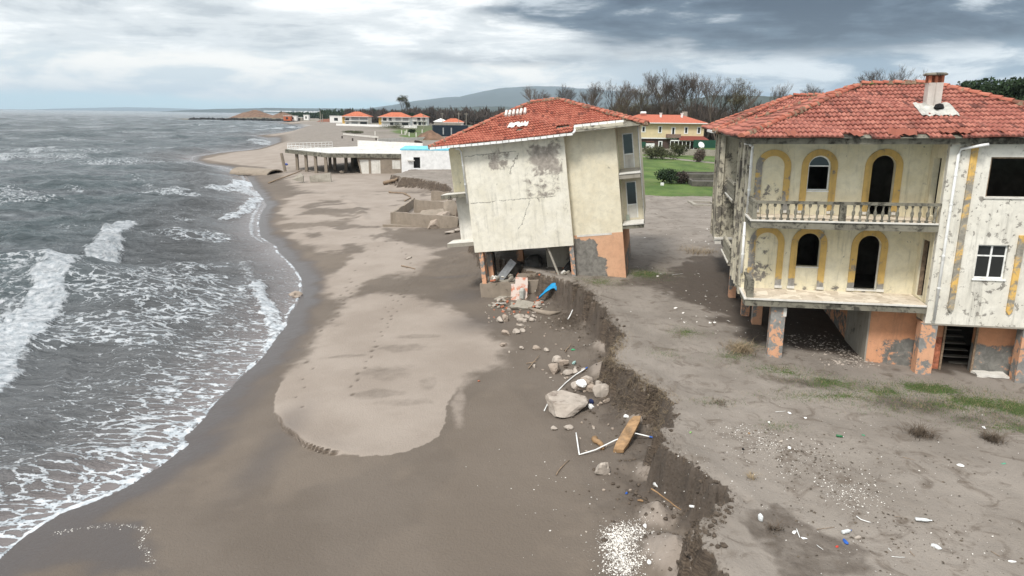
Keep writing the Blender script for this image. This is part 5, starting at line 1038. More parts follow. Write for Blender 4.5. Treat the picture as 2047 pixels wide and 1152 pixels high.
LIT = [((1519, 1042), .10, .06, .13, 'upright crumpled clear plastic on the dark soil patch', M_clear, 'plastic_scrap'), ((1872, 1098), .14, .07, .05, 'grey white crumpled plastic sheet at the lower right', M_clear, 'plastic_sheet'), ((1921, 934), .13, .08, .04, 'white polystyrene piece by itself at the right', M_pvc, 'foam_piece'),
    ((1714, 1078), .10, .05, .035, 'smooth pale stone beside the blue capped bottle', M_rock, 'pebble'), ((1690, 1086), .12, .05, .05, 'blue rag in front of the capped bottle', bcap, 'rag'), ((1673, 1096), .06, .03, .02, 'small red plastic piece left of the blue rag', plain('red_plastic', (.50, .05, .03), .5), 'plastic_scrap'),
    ((1588, 1068), .08, .05, .03, 'squarish white scrap by the bent straw', M_pvc, 'plastic_scrap'), ((1607, 1080), .09, .04, .02, 'flat white scrap right of the bent straw', M_pvc, 'plastic_scrap'), ((1609, 838), .07, .07, .015, 'white oval lid standing out on the upper sand', M_pvc, 'lid'), ((1578, 828), .08, .04, .03, 'white pebble left of the oval lid', M_pvc, 'pebble'),
    ((1485, 901), .05, .04, .05, 'black ball near the scarp rim', M_black, 'ball'), ((1967, 858), .10, .05, .04, 'white scrap beside the right tuft of dry twigs', M_pvc, 'plastic_scrap'), ((1725, 873), .09, .05, .02, 'faded green scrap right of the green bottle', plain('faded_green', (.08, .25, .14)), 'plastic_scrap'), ((2006, 930), .10, .04, .02, 'pale green shred near the right edge', plain('pale_green', (.10, .30, .2)), 'plastic_scrap'),
    ((1290, 1053), .08, .06, .05, 'white foam crumb at the top of the shell heap', M_pvc, 'foam_piece'), ((1297, 1128), .08, .06, .10, 'white foam ball at the lower right of the shell heap', M_pvc, 'foam_piece'), ((1252, 836), .12, .08, .10, 'white and black plastic tangle under the scarp', M_pvc, 'plastic_scrap'), ((1172, 1063), .05, .03, .02, 'single pale pebble left of the shell heap', M_rock, 'pebble'),
    ((1385, 1002), .09, .05, .05, 'white crumpled paper in the gully under the scarp', M_pvc, 'paper'), ((1252, 987), .06, .04, .05, 'dark blue scrap with white edge on the wet sand', bcap, 'plastic_scrap'), ((1497, 870), .05, .04, .03, 'orange chip among the shells near the rim', M_woodo, 'chip'), ((1380, 867), .07, .04, .03, 'pale green leaf-like scrap at the rim', plain('leaf_green', (.25, .45, .15)), 'plastic_scrap'),
    ((1562, 884), .1, .04, .03, 'white bone-like piece among the shells', M_rock, 'pebble'), ((1578, 898), .1, .06, .04, 'whitish flake on the shell strewn sand', M_pvc, 'flake'), ((2022, 1128), .1, .04, .03, 'white shard at the lower right corner', M_pvc, 'flake'), ((1537, 848), .05, .05, .04, 'small white chip left of the oval lid', M_pvc, 'flake'), ((1280, 1002), .1, .05, .04, 'brownish orange chip at the scarp foot', M_woodo, 'chip')]
for k, (px, a, b, c_, lab, mt_, nm) in enumerate(LIT): rock(px, a, b, c_, lab, mt_, nm, 'litter', 400+k, sub=2, sink=.1)
stick('bent_straw', (1592, 1062), (1598, 1079), .02, .02, .012, M_pvc, 'white straight straw between two white scraps', 'straw')
stick('bone', (1712, 1036), (1740, 1049), .03, .02, .014, M_pvc, 'curved white rib-like strip on the upper sand', 'strip', -.2)
for (a, b, l) in (((1803, 918), (1828, 924), 'dark splinter on the upper sand right of centre'), ((1787, 1036), (1798, 1036), 'short dark twig left of the long crushed bottle'), ((1980, 1106), (1998, 1118), 'grey splinter near the right edge'), ((1632, 1093), (1645, 1104), 'thin pale twig below the bent straw'), ((1782, 1118), (1808, 1118), 'long pale reed at the bottom'), ((1818, 1105), (1828, 1116), 'dark slanting twig at the bottom'), ((1632, 1062), (1668, 1058), 'thin dark stick left of the capped bottle'), ((1550, 826), (1570, 824), 'white stick on the sand left of the oval lid'), ((1775, 1100), (1782, 1106), 'short pale stub above the long reed'), ((1343, 551), (1366, 549), 'white slat on the ground behind the scarp')):
    stick('twig', a, b, .02, .02, .007, M_wood if 'dark' in l or 'grey' in l else M_pvc, l, 'twig')
def scatter(name, n, fn, size, mat, label, cat='shells', flat=.35, seed=1):
    r_ = random.Random(seed); m = MB(); xy = [fn(r_) for _ in range(n)]; zz = ground_height(np.array([p_[0] for p_ in xy]), np.array([p_[1] for p_ in xy]))
    for (x, y), z0 in zip(xy, zz):
        s_ = size*(.5+r_.random()**3*2.2); a = r_.random()*6.28; ca, sa = math.cos(a)*s_, math.sin(a)*s_; t = r_.uniform(-.4, .4)*s_
        m.add([(x-ca, y-sa, z0+.005-t*.3), (x+sa*.6, y-ca*.6, z0+.006), (x+ca, y+sa, z0+.006+abs(t)), (x-sa*.6, y+ca*.6, z0+.01+s_*flat), (x, y, z0+.012+s_*flat)], [(0, 1, 4), (1, 2, 4), (2, 3, 4), (3, 0, 4)])
    o = m.build(name, mat, None, fix=False); tag(o, label, cat, kind='stuff'); return o
def blob(cs, z0):
    Q = [(P(u, v, z0), rx, ry) for u, v, rx, ry in cs]
    def f(r_): q, rx, ry = r_.choice(Q); return (q[0]+r_.gauss(0, rx), q[1]+r_.gauss(0, ry))
    return f
M_shell = plain('bleached_shell', (.74, .71, .66), .7, .2, 9, .1); M_chip = plain('dark_bark_chip', (.10, .08, .06), .9, .4, 9, .1)
FL_ = W([(110, 1058), (180, 1054), (240, 1056), (285, 1064), (300, 1072), (282, 1095), (296, 1120), (310, 1145)], SEA+.25)
scatter('shell_heap', 4200, blob([(1240, 1090, .22, .26), (1250, 1120, .25, .2), (1235, 1065, .2, .2), (1255, 1050, .3, .2)], -1.3), .012, M_shell, 'dense white heap of broken shells at the bottom by the scarp foot', flat=.5)
scatter('beached_shells', 950, blob([(1480, 860, .6, .35), (1540, 880, .5, .4), (1700, 975, .45, .4), (1560, 900, .8, .5), (1640, 940, 1.2, .6), (1700, 990, .4, .3)], 0), .011, M_shell, 'belts of small white shells across the upper sand', seed=3)
scatter('beached_shells', 450, blob([(1700, 1000, 2.4, 1.6), (1900, 950, 3, 2.5), (1600, 850, 3, 2), (1850, 1080, 2, 1.5)], 0), .009, M_shell, 'single shell bits strewn thinly over the upper sand', seed=4)
scatter('bark_chips', 1100, blob([(1560, 890, .7, .5), (1640, 930, 1.0, .6), (1700, 1020, 1.6, 1.2), (1800, 900, 2.5, 1.5), (1850, 1060, 1.5, 1.0)], 0), .02, M_chip, 'dark bark chips strewn over the upper sand', 'chips', seed=5)
scatter('foam_flecks', 260, (lambda r_: (lambda t, q: (q[0]+r_.gauss(0, .05), q[1]+r_.gauss(0, .06)))(0, (lambda k, t: tuple(a*(1-t)+b*t for a, b in zip(FL_[k], FL_[k+1])))(r_.randrange(len(FL_)-1), r_.random()))), .011, M_shell, 'broken line of white foam flecks left on the wet sand', 'foam', seed=9)
scatter('white_grit', 260, blob([(1200, 1000, 1.6, 1.4), (1150, 900, 1.4, 1.4), (1250, 1120, .9, .6), (1100, 680, 1.5, 2.5), (1380, 1030, .6, .6)], -1.3), .013, M_shell, 'white grit thinly scattered on the wet beach', seed=6)
scatter('rubble_chips', 700, blob([(1705, 710, .35, .5), (1650, 690, .8, .8), (1690, 725, .4, .25), (1620, 680, .9, 1.0)], -.1), .034, M_rock, 'white rubble chips beside the orange room under the upright villa', 'chips', seed=7)
scatter('rubble_chips', 120, blob([(1420, 600, 1.0, 2.0), (1420, 640, 1.5, 1.5), (1300, 548, 1.5, 1.0), (1430, 470, 2, 4), (1320, 450, 4, 10)], 0), .045, M_shell, 'white chips on the dark soil between the two villas', 'chips', seed=8)
# ---------------------------------------------------------------- dry turf along the scarp, grass tufts
def blades(name, n, fn, L, mat, label, hang=0., seed=1, w=.006, cat='grass', seg=3):
    r_ = random.Random(seed); V_ = []; F_ = []; xy = [fn(r_) for _ in range(n)]; zz = ground_height(np.array([p_[0] for p_ in xy]), np.array([p_[1] for p_ in xy]))
    for (x, y, dx_, dy_), z0 in zip(xy, zz):
        l = L*(.4+r_.random()); a = r_.random()*6.28; up = 1-hang*r_.random()*1.5; vx, vy = dx_+math.cos(a)*.6, dy_+math.sin(a)*.6; p_ = Vector((x, y, z0-.02)); v = Vector((vx, vy, up)).normalized(); sd_ = Vector((-v.y, v.x, 0)).normalized()*w; b = len(V_)
        for k in range(seg+1):
            t = 1-k/seg*.85; V_ += [tuple(p_-sd_*t), tuple(p_+sd_*t)]; p_ = p_+v*(l/seg); v = (v+Vector((r_.uniform(-.35, .35), r_.uniform(-.35, .35), -.22-.5*hang))).normalized()
        for k in range(seg): F_.append((b+2*k, b+2*k+1, b+2*k+3, b+2*k+2))
    me = bpy.data.meshes.new(name); me.from_pydata(V_, [], F_); me.materials.append(mat); me.update(); o = bpy.data.objects.new(name, me); COL.objects.link(o); tag(o, label, cat, kind='stuff'); return o
M_dry = plain('dry_root', (.105, .080, .058), .95, .45, 3, .1); M_dry2 = plain('dry_straw', (.26, .20, .125), .95, .35, 3, .1); M_grass = plain('green_grass_blade', (.055, .11, .022), .85, .5, 2, .1)
def along(seglist, spread, out):
    def f(r_):
        i0, i1 = seglist; i = r_.uniform(i0, i1); k = int(i); t = i-k; a, b = edge[k], edge[k+1]; dx_, dy_ = b[0]-a[0], b[1]-a[1]; L_ = math.hypot(dx_, dy_); nx_, ny_ = -dy_/L_, dx_/L_
        s_ = r_.gauss(.0, spread); return (a[0]+dx_*t+nx_*s_, a[1]+dy_*t+ny_*s_, nx_*out, ny_*out)
    return f
blades('dry_turf', 7500, along((15, len(edge)-1.001), .17, .9), .17, M_dry, 'mat of dark dry roots hanging over the scarp rim', .7, 1, .007)
blades('dry_straw', 1500, along((14, 21), .22, .6), .24, M_dry2, 'straw coloured dry grass on the scarp rim', .5, 2, .006)
blades('dry_straw', 2200, along((2, 14), .22, .5), .18, M_dry, 'sparse rootlets on the near scarp rim', .8, 3, .005)
blades('dry_turf', 2600, (lambda r_: (lambda q: (q[0]+r_.gauss(0, .7), q[1]+r_.gauss(0, .8), -.3, -.3))(P(1140, 600, -.3))), .20, M_dry, 'slumped mound of dark turf next to the blue tarpaulin', .5, 4, .007)
r_ = random.Random(77); m = MB(); fn = along((1, len(edge)-1.001), .1, 0); cl_ = []
for k in range(900):
    x, y, _a, _b = fn(r_); i_ = min(range(len(edge)-1), key=lambda q: (edge[q][0]-x)**2+(edge[q][1]-y)**2); dd = abs(r_.gauss(0, 1.1)); cl_.append((x-dd*1.0+.25, y-dd*.25))
for (x, y), z0, k in zip(cl_, ground_height(np.array([c_[0] for c_ in cl_]), np.array([c_[1] for c_ in cl_])), range(900)):
    s_ = .02+.08*r_.random()**3; lump(m, (x, y, z0+s_*.2), s_*1.3, s_, s_*.7, 900+k % 40, 1, .3)
tag(m.build('soil_crumbs', plain('dark_soil_clod', (.085, .066, .050), .95, .45, 9, .8), None, fix=False), 'dark crumbled soil strewn down the broken scarp face and at its foot', 'soil', kind='stuff')
def gb(lst, zz=0.):
    Q = [(P(u, v, zz), rx, ry) for u, v, rx, ry, k in lst for _ in range(max(1, int(rx*ry*4*k)))]
    def f(r_): q, rx, ry = r_.choice(Q); return (q[0]+r_.gauss(0, rx*.62), q[1]+r_.gauss(0, ry*.62), 0, 0)
    return f
blades('grass', 26000, gb(GP), .07, M_grass, 'short green grass in patches in front of the villas', .1, 5, .007, seg=2)
blades('dry_grass', 9000, gb(GP), .13, M_dry2, 'dry grass mixed into the green patches', .2, 6, .004)
for k, (u, v, n, s_, l, lab) in enumerate(((1840, 862, 260, .28, .5, 'left tuft of dark dry twigs on the upper sand'), (1985, 868, 260, .25, .45, 'right tuft of dark dry twigs on the upper sand'), (1548, 1055, 60, .12, .35, 'small twiggy plant on the dark soil patch'), (1440, 800, 90, .3, .2, 'low dark weed patch by the middle of the rim'), (1480, 700, 420, .5, .6, 'grey dry weeds by the first orange pillar'), (1395, 505, 300, 1.2, .8, 'dry weeds beside the leaning villa'), (1503, 950, 60, .1, .25, 'small green weed beyond the rim'))):
    q = P(u, v, 0); blades('dry_bush', n, (lambda r_, q=q, s_=s_: (q[0]+r_.gauss(0, s_*.5), q[1]+r_.gauss(0, s_*.5), 0, 0)), l, M_dry if k < 4 else M_dry2, lab, .4, 20+k, .008, 'weeds')
# ---------------------------------------------------------------- white building behind the pavilion
A_ = P(800, 340, 0); B_ = P(960, 341, 0); h_, L_ = frame_from(A_, B_)
wb = empty('low_white_building', (A_[0], A_[1]+1.5, 0), h_); tag(wb, 'low white walled building with a light blue deck edge beside the pavilion', 'building')
MB().panel(rect(0, L_, -1, 3.1), [rect(2.0, 3.1, .2, 2.0)], 0, .3).build('wall', plain('white_wall_paint', (.74, .74, .73), .8, .08, 1.5, .2, dirt=.15), wb)
MB().box(-.2, L_, 0, 12, 3.12, 3.35).build('blue_deck', plain('light_blue_paint', (.17, .52, .66), .7, .15, 1, .2), wb)
MB().box(0, L_, .31, 11.8, -.8, 3.05).build('black_shade_block', M_black, wb); MB().box(1.0, 2.2, -.4, -.1, 1.4, 1.55).build('ledge', M_white, wb)  # solid black block stands in for shade behind the opening
# ---------------------------------------------------------------- yellow house beyond the field
A_ = P(1262, 301, 0); B_ = P(1404, 302, 0); h_, L_ = frame_from(A_, B_); s_ = L_/20.
yh = empty('yellow_house', (A_[0], A_[1], 0), h_); tag(yh, 'pale yellow house with a red roof and brown lower storey beyond the green field', 'house')
M_yel = plain('pale_yellow_wall', (.66, .55, .34), .85, .06, 1, .2); M_brn = plain('brown_cladding', (.10, .065, .055), .8, .2, 2, .3)
MB().box(0, L_, 0, 9, 3.4, 7.4).build('upper_wall', M_yel, yh); MB().box(.3, L_*.62, .5, 9, 0, 3.38).build('lower_wall', M_brn, yh); MB().box(L_*.62, L_*.98, 1.8, 9, 0, 3.38).build('lower_wall', M_brn, yh)
MB().box(-.1, L_*.63, -.02, .4, 3.2, 3.5).build('string_course', M_pvc, yh)
for x, z0, z1 in ((.01, 4.6, 6.6), (.125, 4.9, 6.5), (.355, 4.7, 6.6), (.54, 4.2, 6.4), (.72, 4.6, 6.5), (.90, 4.6, 6.5), (.37, .6, 2.6)):
    w = MB().box(x*L_, x*L_+1.15, -.06, -.005, z0, z1).build('window', M_pvc, yh); MB().box(x*L_+.28, x*L_+.87, -.075, -.062, z0+.25, z1-.2).build('pane', M_glass, w)
MB().box(L_*.47, L_*.66, -1.2, -.01, 3.5, 4.5).build('balcony', plain('brown_balcony', (.22, .15, .12)), yh)
po_ = MB().box(L_*.5, L_*.9, -2.2, -2.1, .4, .6)
for k in range(8): po_.box(L_*(.5+.055*k), L_*(.5+.055*k)+.14, -2.25, -2.1, 0, 3.0)
po_.box(L_*.5, L_*.9, -2.25, -2.1, 2.7, 3.0).build('glazed_porch', M_pvc, yh)
MB().add([(L_*.62, -2.6, 3.0), (L_*1.04, -2.6, 3.0), (L_*1.0, 0, 4.0), (L_*.64, 0, 4.0), (L_*.62, -2.6, 2.9), (L_*1.04, -2.6, 2.9)], [(0, 1, 2, 3), (4, 5, 1, 0)]).build('porch_roof', plain('dark_red_sheet', (.20, .05, .035)), yh)
MB().box(L_*.2, L_*.3, -.8, .4, 2.3, 2.4).build('awning', plain('awning_brown', (.25, .12, .08)), yh); MB().box(L_*.2, L_*.31, -.6, .45, .3, 2.0).build('white_van_shade', M_pvc, yh)
M_redroof = plain('plain_red_roof', (.42, .125, .075), .85, .15, 3, .6)
def simple_hip(x0, x1, y0, y1, ze, pitch, parent, mat=None, name='roof'):
    w, d_ = x1-x0, y1-y0; r_ = min(w, d_)/2; zt = ze+r_*pitch
    ra = (x0+r_, y0+r_, zt) if w >= d_ else ((x0+x1)/2, y0+r_, zt); rb = (x1-r_, y1-r_, zt) if w >= d_ else ((x0+x1)/2, y1-r_, zt)
    m = MB().add([(x0, y0, ze), (x1, y0, ze), (x1, y1, ze), (x0, y1, ze), ra, rb], [(0, 1, 5, 4), (2, 3, 4, 5), (3, 0, 4), (1, 2, 5), (3, 2, 1, 0)] if w >= d_ else [(0, 1, 4), (1, 2, 5, 4), (2, 3, 5), (3, 0, 4, 5), (3, 2, 1, 0)])
    o = m.build(name, mat or M_redroof, parent); MB().box(x0-.05, x1+.05, y0-.08, y0-.01, ze-.2, ze+.03).box(x0-.08, x0-.055, y0-.08, y1, ze-.2, ze+.03).build('fascia', M_pvc, o); return o
yr = simple_hip(-3, L_+1, -1, 11, 7.5, .36, yh)
for x in (L_*.42, L_*.72): MB().box(x, x+.5, 3, 3.5, 8.3, 10.0).box(x-.1, x+.6, 2.9, 3.6, 10.003, 10.15).build('chimney', M_pvc, yh)
MB().cyl((L_*.16, 4, 10.1), (L_*.16+1.5, 4, 10.1), .35, n=8).build('water_heater', M_pvc, yh); MB().box(L_*.8, L_*.86, 6, 7, 9.2, 10.6).build('water_tank', M_conc, yh)
# garden wall, fence, dish, bushes, path furniture
def run(name, a, b, z0, z1, th, mat, label, cat, zz=0., step=None):
    A_ = P(*a, zz); B_ = P(*b, zz); h_, L_ = frame_from(A_, B_); m = MB().box(0, L_, 0, th, z0, z1)
    if step:
        x = 0
        while x < L_: m.box(x, x+.3, -.04, th+.04, z0, z1+.1); x += step
    o = m.build(name, mat, None); o.location = (A_[0], A_[1], 0); o.rotation_euler = (0, 0, h_); tag(o, label, cat); return o
run('garden_wall', (1262, 308), (1450, 313), -.2, 1.5, .3, M_conc, 'grey garden wall in front of the yellow house', 'wall', step=6)
run('green_fence', (1385, 303), (1500, 305), 1.0, 3.1, .1, plain('green_mesh', (.015, .065, .04), .8, .2), 'dark green screen fence right of the yellow house', 'fence')
run('green_fence', (1262, 303), (1290, 304), 1.0, 2.6, .1, MATS['green_mesh'], 'short dark green fence left of the yellow house', 'fence')
q = P(1399, 312, 0); m = MB().cyl((0, 0, 0), (0, 0, 2.5), .08); m.lathe([(0, .05), (.15, .5), (.3, .85), (.34, .87)], (0, 0, 0), 12); o = MB().cyl((0, 0, 0), (0, 0, 2.3), .07).build('satellite_dish', M_pvc, None, loc=q); tag(o, 'satellite dish on a pole by the garden wall', 'dish')
d_ = MB().lathe([(0, .05), (.1, .45), (.25, .8), (.29, .82)], n=12).build('reflector', M_pvc, o); d_.location = (0, -.1, 2.5); d_.rotation_euler = (1.1, 0, .3)
q = P(1425, 309, 0); o = MB().box(-.9, .9, -.4, .4, .3, .9).box(-.8, -.6, -.3, .3, 0, .3).box(.6, .8, -.3, .3, 0, .3).build('red_cart', plain('red_paint', (.55, .03, .02), .5), None, loc=q); tag(o, 'small bright red cart by the garden wall', 'cart')
q = P(1436, 306, 0); tag(MB().cyl((0, 0, 0), (0, 0, 3), .06).cyl((0, 0, 3), (0, 0, 3.3), .15).build('garden_lamp', M_pvc, None, loc=q), 'white lamp post in front of the green fence', 'lamp')
# foundations in the field
def base(px0, px1, dpt_, z1, label, k=1):
    A_ = P(*px0, 0); B_ = P(*px1, 0); h_, L_ = frame_from(A_, B_); m = MB().box(0, L_, 0, .4, -.3, z1).box(0, .4, .401, dpt_, -.3, z1).box(L_-.4, L_, .401, dpt_, -.3, z1).box(.401, L_-.401, dpt_-.4, dpt_, -.3, z1).box(.4, L_-.4, .4, dpt_-.4, -.3, z1-.2); o = m.build('concrete_foundation', weathered('old_foundation', (.13, .12, .10), (.09, .085, .07), peel=.4, moss=.5, under=(.07, .06, .05)) if k else M_conc, None); o.location = (A_[0], A_[1], 0); o.rotation_euler = (0, 0, h_); tag(o, label, 'foundation')
base((1383, 374), (1470, 376), 5, .75, 'nearer of two dark low concrete foundations in the green field'); base((1375, 360), (1470, 361), 5, .85, 'farther of two dark low concrete foundations in the green field'); base((1387, 412), (1440, 413), 3.5, .16, 'flat concrete kerb frame in the sand between the villas', 0)
run('white_marker', (1322, 371), (1327, 371), 0, .35, .4, M_pvc, 'small white block lying in the green field', 'block')
# ---------------------------------------------------------------- foliage
M_leaf = plain('olive_leaf', (.070, .075, .035), .9, .5, .8, .1); M_leafd = plain('dark_evergreen_leaf', (.022, .040, .016), .9, .5, .8, .1); M_twig = plain('bare_twig', (.115, .090, .072), .95, .3, 2, .1); M_twigg = plain('budding_twig', (.15, .13, .060), .95, .3, 2, .1); M_twigd = plain('dark_bare_twig', (.070, .055, .045), .95, .3, 2, .1)
def leafball(mb_, c, r, n, sz, rr, sq=.8):
    for _ in range(n):
        d_ = Vector((rr.gauss(0, 1), rr.gauss(0, 1), rr.gauss(0, 1))).normalized()*r*(rr.random()**.4); p_ = Vector(c)+Vector((d_.x, d_.y, d_.z*sq)); a = Vector((rr.gauss(0, 1), rr.gauss(0, 1), rr.gauss(0, 1))).normalized()*sz; b = a.cross(Vector((rr.gauss(0, 1), rr.gauss(0, 1), rr.gauss(0, 1)))).normalized()*sz*.5
        mb_.add([p_-a, p_+b, p_+a, p_-b], [(0, 1, 2, 3)])
def bush(px, r, h, label, seed, mat, zz=0, name='bush'):
    rr = random.Random(seed); m = MB(); 
    for k in range(9): leafball(m, (rr.gauss(0, r*.4), rr.gauss(0, r*.35), h*(.3+.45*rr.random())), r*.5, 200, .16, rr, h/r*.7)
    for k in range(26): a = rr.random()*6.28; m.cyl((0, 0, 0), (math.cos(a)*r*rr.random(), math.sin(a)*r*.7, h*(.6+.5*rr.random())), .03, .008, 3, cap=False)
    o = m.build(name, mat, None, loc=P(*px, zz), fix=False); tag(o, label, 'bush'); return o
bush((1302, 318), 2.6, 3.0, 'left dark round bush in front of the yellow house', 1, M_leaf); bush((1324, 319), 2.6, 2.6, 'second dark bush in front of the yellow house', 2, M_leaf); bush((1358, 313), 2.4, 3.0, 'bush before the glazed porch of the yellow house', 3, M_leaf)
bush((1399, 324), 1.8, 3.0, 'grey leafless bush by the satellite dish', 4, M_twig); bush((1340, 366), 2.2, 1.9, 'left of two low dark bushes in the green field', 5, M_leafd); bush((1362, 367), 1.3, 1.7, 'right of two low dark bushes in the green field', 6, M_twigd)
bush((797, 259), 9, 3.2, 'wide grey scrub hump before the white villas', 7, M_leaf); bush((778, 258), 8, 2.6, 'lower grey scrub hump left of the wide one', 8, M_leaf); bush((826, 266), 1.8, 1.9, 'small dark bush on the green strip', 9, M_leafd); bush((773, 288), 1.3, .8, 'dry tuft on the sand behind the pavilion', 10, M_twigd); bush((836, 288), 1.3, 1.0, 'dry tuft right of the pavilion parapet', 11, M_twigd); bush((708, 268), 4.5, 1.5, 'low green dune hump left of the fence line', 12, M_leaf)
def bare_tree(name, seed, H_, spread, mat, lean=0., buds=None, dens=1.0, levels=6, bn=1):
    rr = random.Random(seed); m = MB(); lf = MB()
    def br(p_, d_, L, r, lv):
        n = 3 if lv < 3 else 2; q = p_; dd = d_.copy(); nodes = [q]
        for i in range(n):
            dd = (dd+Vector((rr.gauss(0, .13), rr.gauss(0, .13), rr.gauss(.07, .07)))).normalized(); q2 = q+dd*L/n; m.cyl(q, q2, r*(1-.28*i/n), r*(1-.28*(i+1)/n), 5 if lv < 2 else 3, cap=False); q = q2; nodes.append(q)
        if lv >= levels:
            if buds: leafball(lf, q, .5, bn, .11*(1+.5*(bn > 1)), rr)
            return
        k = 4 if 1 < lv < 5 else 3
        for j in range(k):
            base_ = nodes[-1] if j < 2 else nodes[rr.randint(max(1, len(nodes)-2), len(nodes)-1)]
            a = rr.random()*6.28; t = rr.uniform(.25, .62)*spread; side = Vector((math.cos(a), math.sin(a), .1)); nd = (dd*math.cos(t)+side*math.sin(t)).normalized()
            br(base_, nd, L*rr.uniform(.58, .78), max(r*.56, .014), lv+1)
    br(Vector((0, 0, 0)), Vector((lean, 0, 1)).normalized(), H_*.30, H_*.013, 0)
    zm = max(p_[2] for p_ in m.v)/24.; m.v = [(p_[0]/zm, p_[1]/zm, p_[2]/zm) for p_ in m.v]; lf.v = [(p_[0]/zm, p_[1]/zm, p_[2]/zm) for p_ in lf.v]
    root = empty(name); t_ = m.build('branches', mat, root, fix=False)
    if buds and lf.v: lf.build('crown', buds, root, fix=False)
    return root
protos = [bare_tree('bare_tree', 3, 24, 1.0, M_twigd), bare_tree('bare_tree', 5, 24, .75, M_twig), bare_tree('bare_tree', 8, 24, .85, M_twigd, .1), bare_tree('bare_tree', 11, 22, .9, M_twig, -.05), bare_tree('budding_tree', 14, 20, .85, M_twigd, 0, M_twigg)]
used = [False]*len(protos)
def put_tree(k, px, y, H_, label, rz=0, group=None, wsc=1.0):
    src = protos[k]; o = src if not used[k] else copy_tree(src); used[k] = True
    q = PY(px, 250, y); o.location = (q[0], y, 0); s_ = H_/24.; o.scale = (s_*wsc, s_*wsc, s_); o.rotation_euler = (0, 0, rz); tag(o, label, 'tree', group)
TR = [(1, 1095, 262, 17, 'bare tree farthest left in the row, just over the leaning roof ridge', 1.25), (0, 1132, 258, 18, 'second bare tree from the left of the row', 1), (1, 1160, 255, 18, 'third bare tree from the left of the row', 1), (3, 1180, 250, 17, 'fourth bare tree, narrow, left part of the row', .8), (2, 1204, 240, 19, 'fifth bare tree, dark, above the right slope of the leaning roof', 1), (0, 1222, 246, 21, 'sixth bare tree, with several stems', .9),
      (3, 1243, 238, 22, 'seventh bare tree, dark trunked', .9), (1, 1262, 244, 23, 'eighth bare tree, left of the tallest', .9), (2, 1284, 236, 25, 'tall bare tree over the left end of the yellow house roof', .9), (0, 1318, 232, 25, 'tallest bare tree with twin rounded tops', 1.05), (1, 1335, 240, 25, 'tall bare tree right behind the tallest', .9), (3, 1368, 234, 23, 'bare tree leaning right over the yellow house roof', 1), (0, 1392, 238, 22, 'spreading bare tree above the right end of the yellow roof', 1.1), (2, 1412, 240, 22, 'bare tree right of the spreading one', 1), (1, 1434, 236, 22, 'bare tree next to the willow', .9),
      (4, 1300, 215, 17, 'low tree with greenish buds above the yellow house roof', 1), (4, 1466, 225, 22, 'yellowish budding willow between the two big roofs', 1.05), (3, 1478, 235, 20, 'bare tree partly behind the budding willow', 1), (1, 1556, 250, 19, 'slim bare tree left over the upright villa roof', .8), (2, 1590, 256, 17, 'broad bare tree over the left slope of the upright villa roof', 1.1), (0, 1618, 262, 17, 'bare tree behind the left ridge of the upright villa', 1),
      (1, 1730, 270, 19, 'lower bare tree left of the large crown over the ridge', 1.2), (0, 1772, 250, 25, 'large rounded bare crown over the ridge of the upright villa', 1.1), (2, 1796, 262, 22, 'bare tree right of the large rounded crown', 1), (4, 1250, 225, 15, 'small budding tree left of the yellow house', .9), (3, 1350, 262, 20, 'bare tree deep behind the yellow house', 1.1)]
TOPS = {1095:172,1132:170,1160:168,1180:168,1204:173,1222:162,1243:165,1262:160,1284:152,1318:143,1335:146,1368:150,1392:155,1412:155,1434:155,1466:163,1478:172,1556:165,1590:172,1618:170,1730:162,1772:137,1796:145}
for k, (i, px, y, H_, lab, ws) in enumerate(TR): put_tree(i, px, y, (9+(231+(px-1023)*.0125-TOPS[px])/1365*y) if px in TOPS else H_, lab, k*1.3, 'bare trees behind the villas', ws)
protos.append(bare_tree('budding_tree', 5, 24, .78, M_twigd, 0, M_leaf, bn=3)); used.append(False); put_tree(5, 797, 640, 25.5, 'solitary round budding tree rising behind the white villas', 2, None, 1.15)
for k, (px, y, H_) in enumerate(((705, 640, 9), (733, 620, 11), (790, 650, 12), (1405, 300, 15), (1450, 300, 15), (1500, 290, 15), (1530, 290, 14), (1215, 300, 14), (1245, 300, 15), (1300, 300, 15), (1340, 300, 15), (1380, 300, 14), (1270, 330, 14), (1425, 340, 14), (1150, 300, 12), (1640, 330, 15), (1180, 320, 13))): put_tree(k % 4, px, y, H_, 'bare tree in the grey brown wood behind', k*2.1, 'bare trees of the wood behind', 1.5)
def evergreen(px, v, y, H_, r, label, seed):
    rr = random.Random(seed); root = empty('evergreen_tree'); m = MB(); q = PY(px, v, y)
    for k in range(26): leafball(m, (rr.gauss(0, r*.42), rr.gauss(0, r*.35), H_*(.45+.55*rr.random()**.8)), r*.36, 170, .30, rr, .6)
    m.build('crown', M_leafd, root, fix=False); MB().cyl((0, 0, -1), (0, 0, H_*.8), .3, .1, 6).build('trunk', M_twigd, root); root.location = (q[0], y, 0); tag(root, label, 'tree')
for k, (px, y, H_, r, lab) in enumerate(((1690, 150, 14.2, 2.6, 'small dark evergreen top over the ridge valley of the upright villa'), (1915, 120, 15.6, 4.6, 'dark evergreen crown right of the chimney'), (1945, 124, 15.6, 4.4, 'second dark evergreen right of the chimney'), (2008, 110, 15.2, 5.2, 'large dark evergreen near the right edge'), (2046, 108, 14.8, 5.2, 'dark evergreen cut by the right edge'), (1976, 130, 14.4, 4.6, 'lower dark evergreen behind the large one'), (842, 600, 9.0, 5.0, 'small dark conifer between the white villas'), (822, 640, 9.5, 6, 'dark conifer hump behind the gap of the white villas'))): evergreen(px, 230, y, H_, r, lab, k+70)
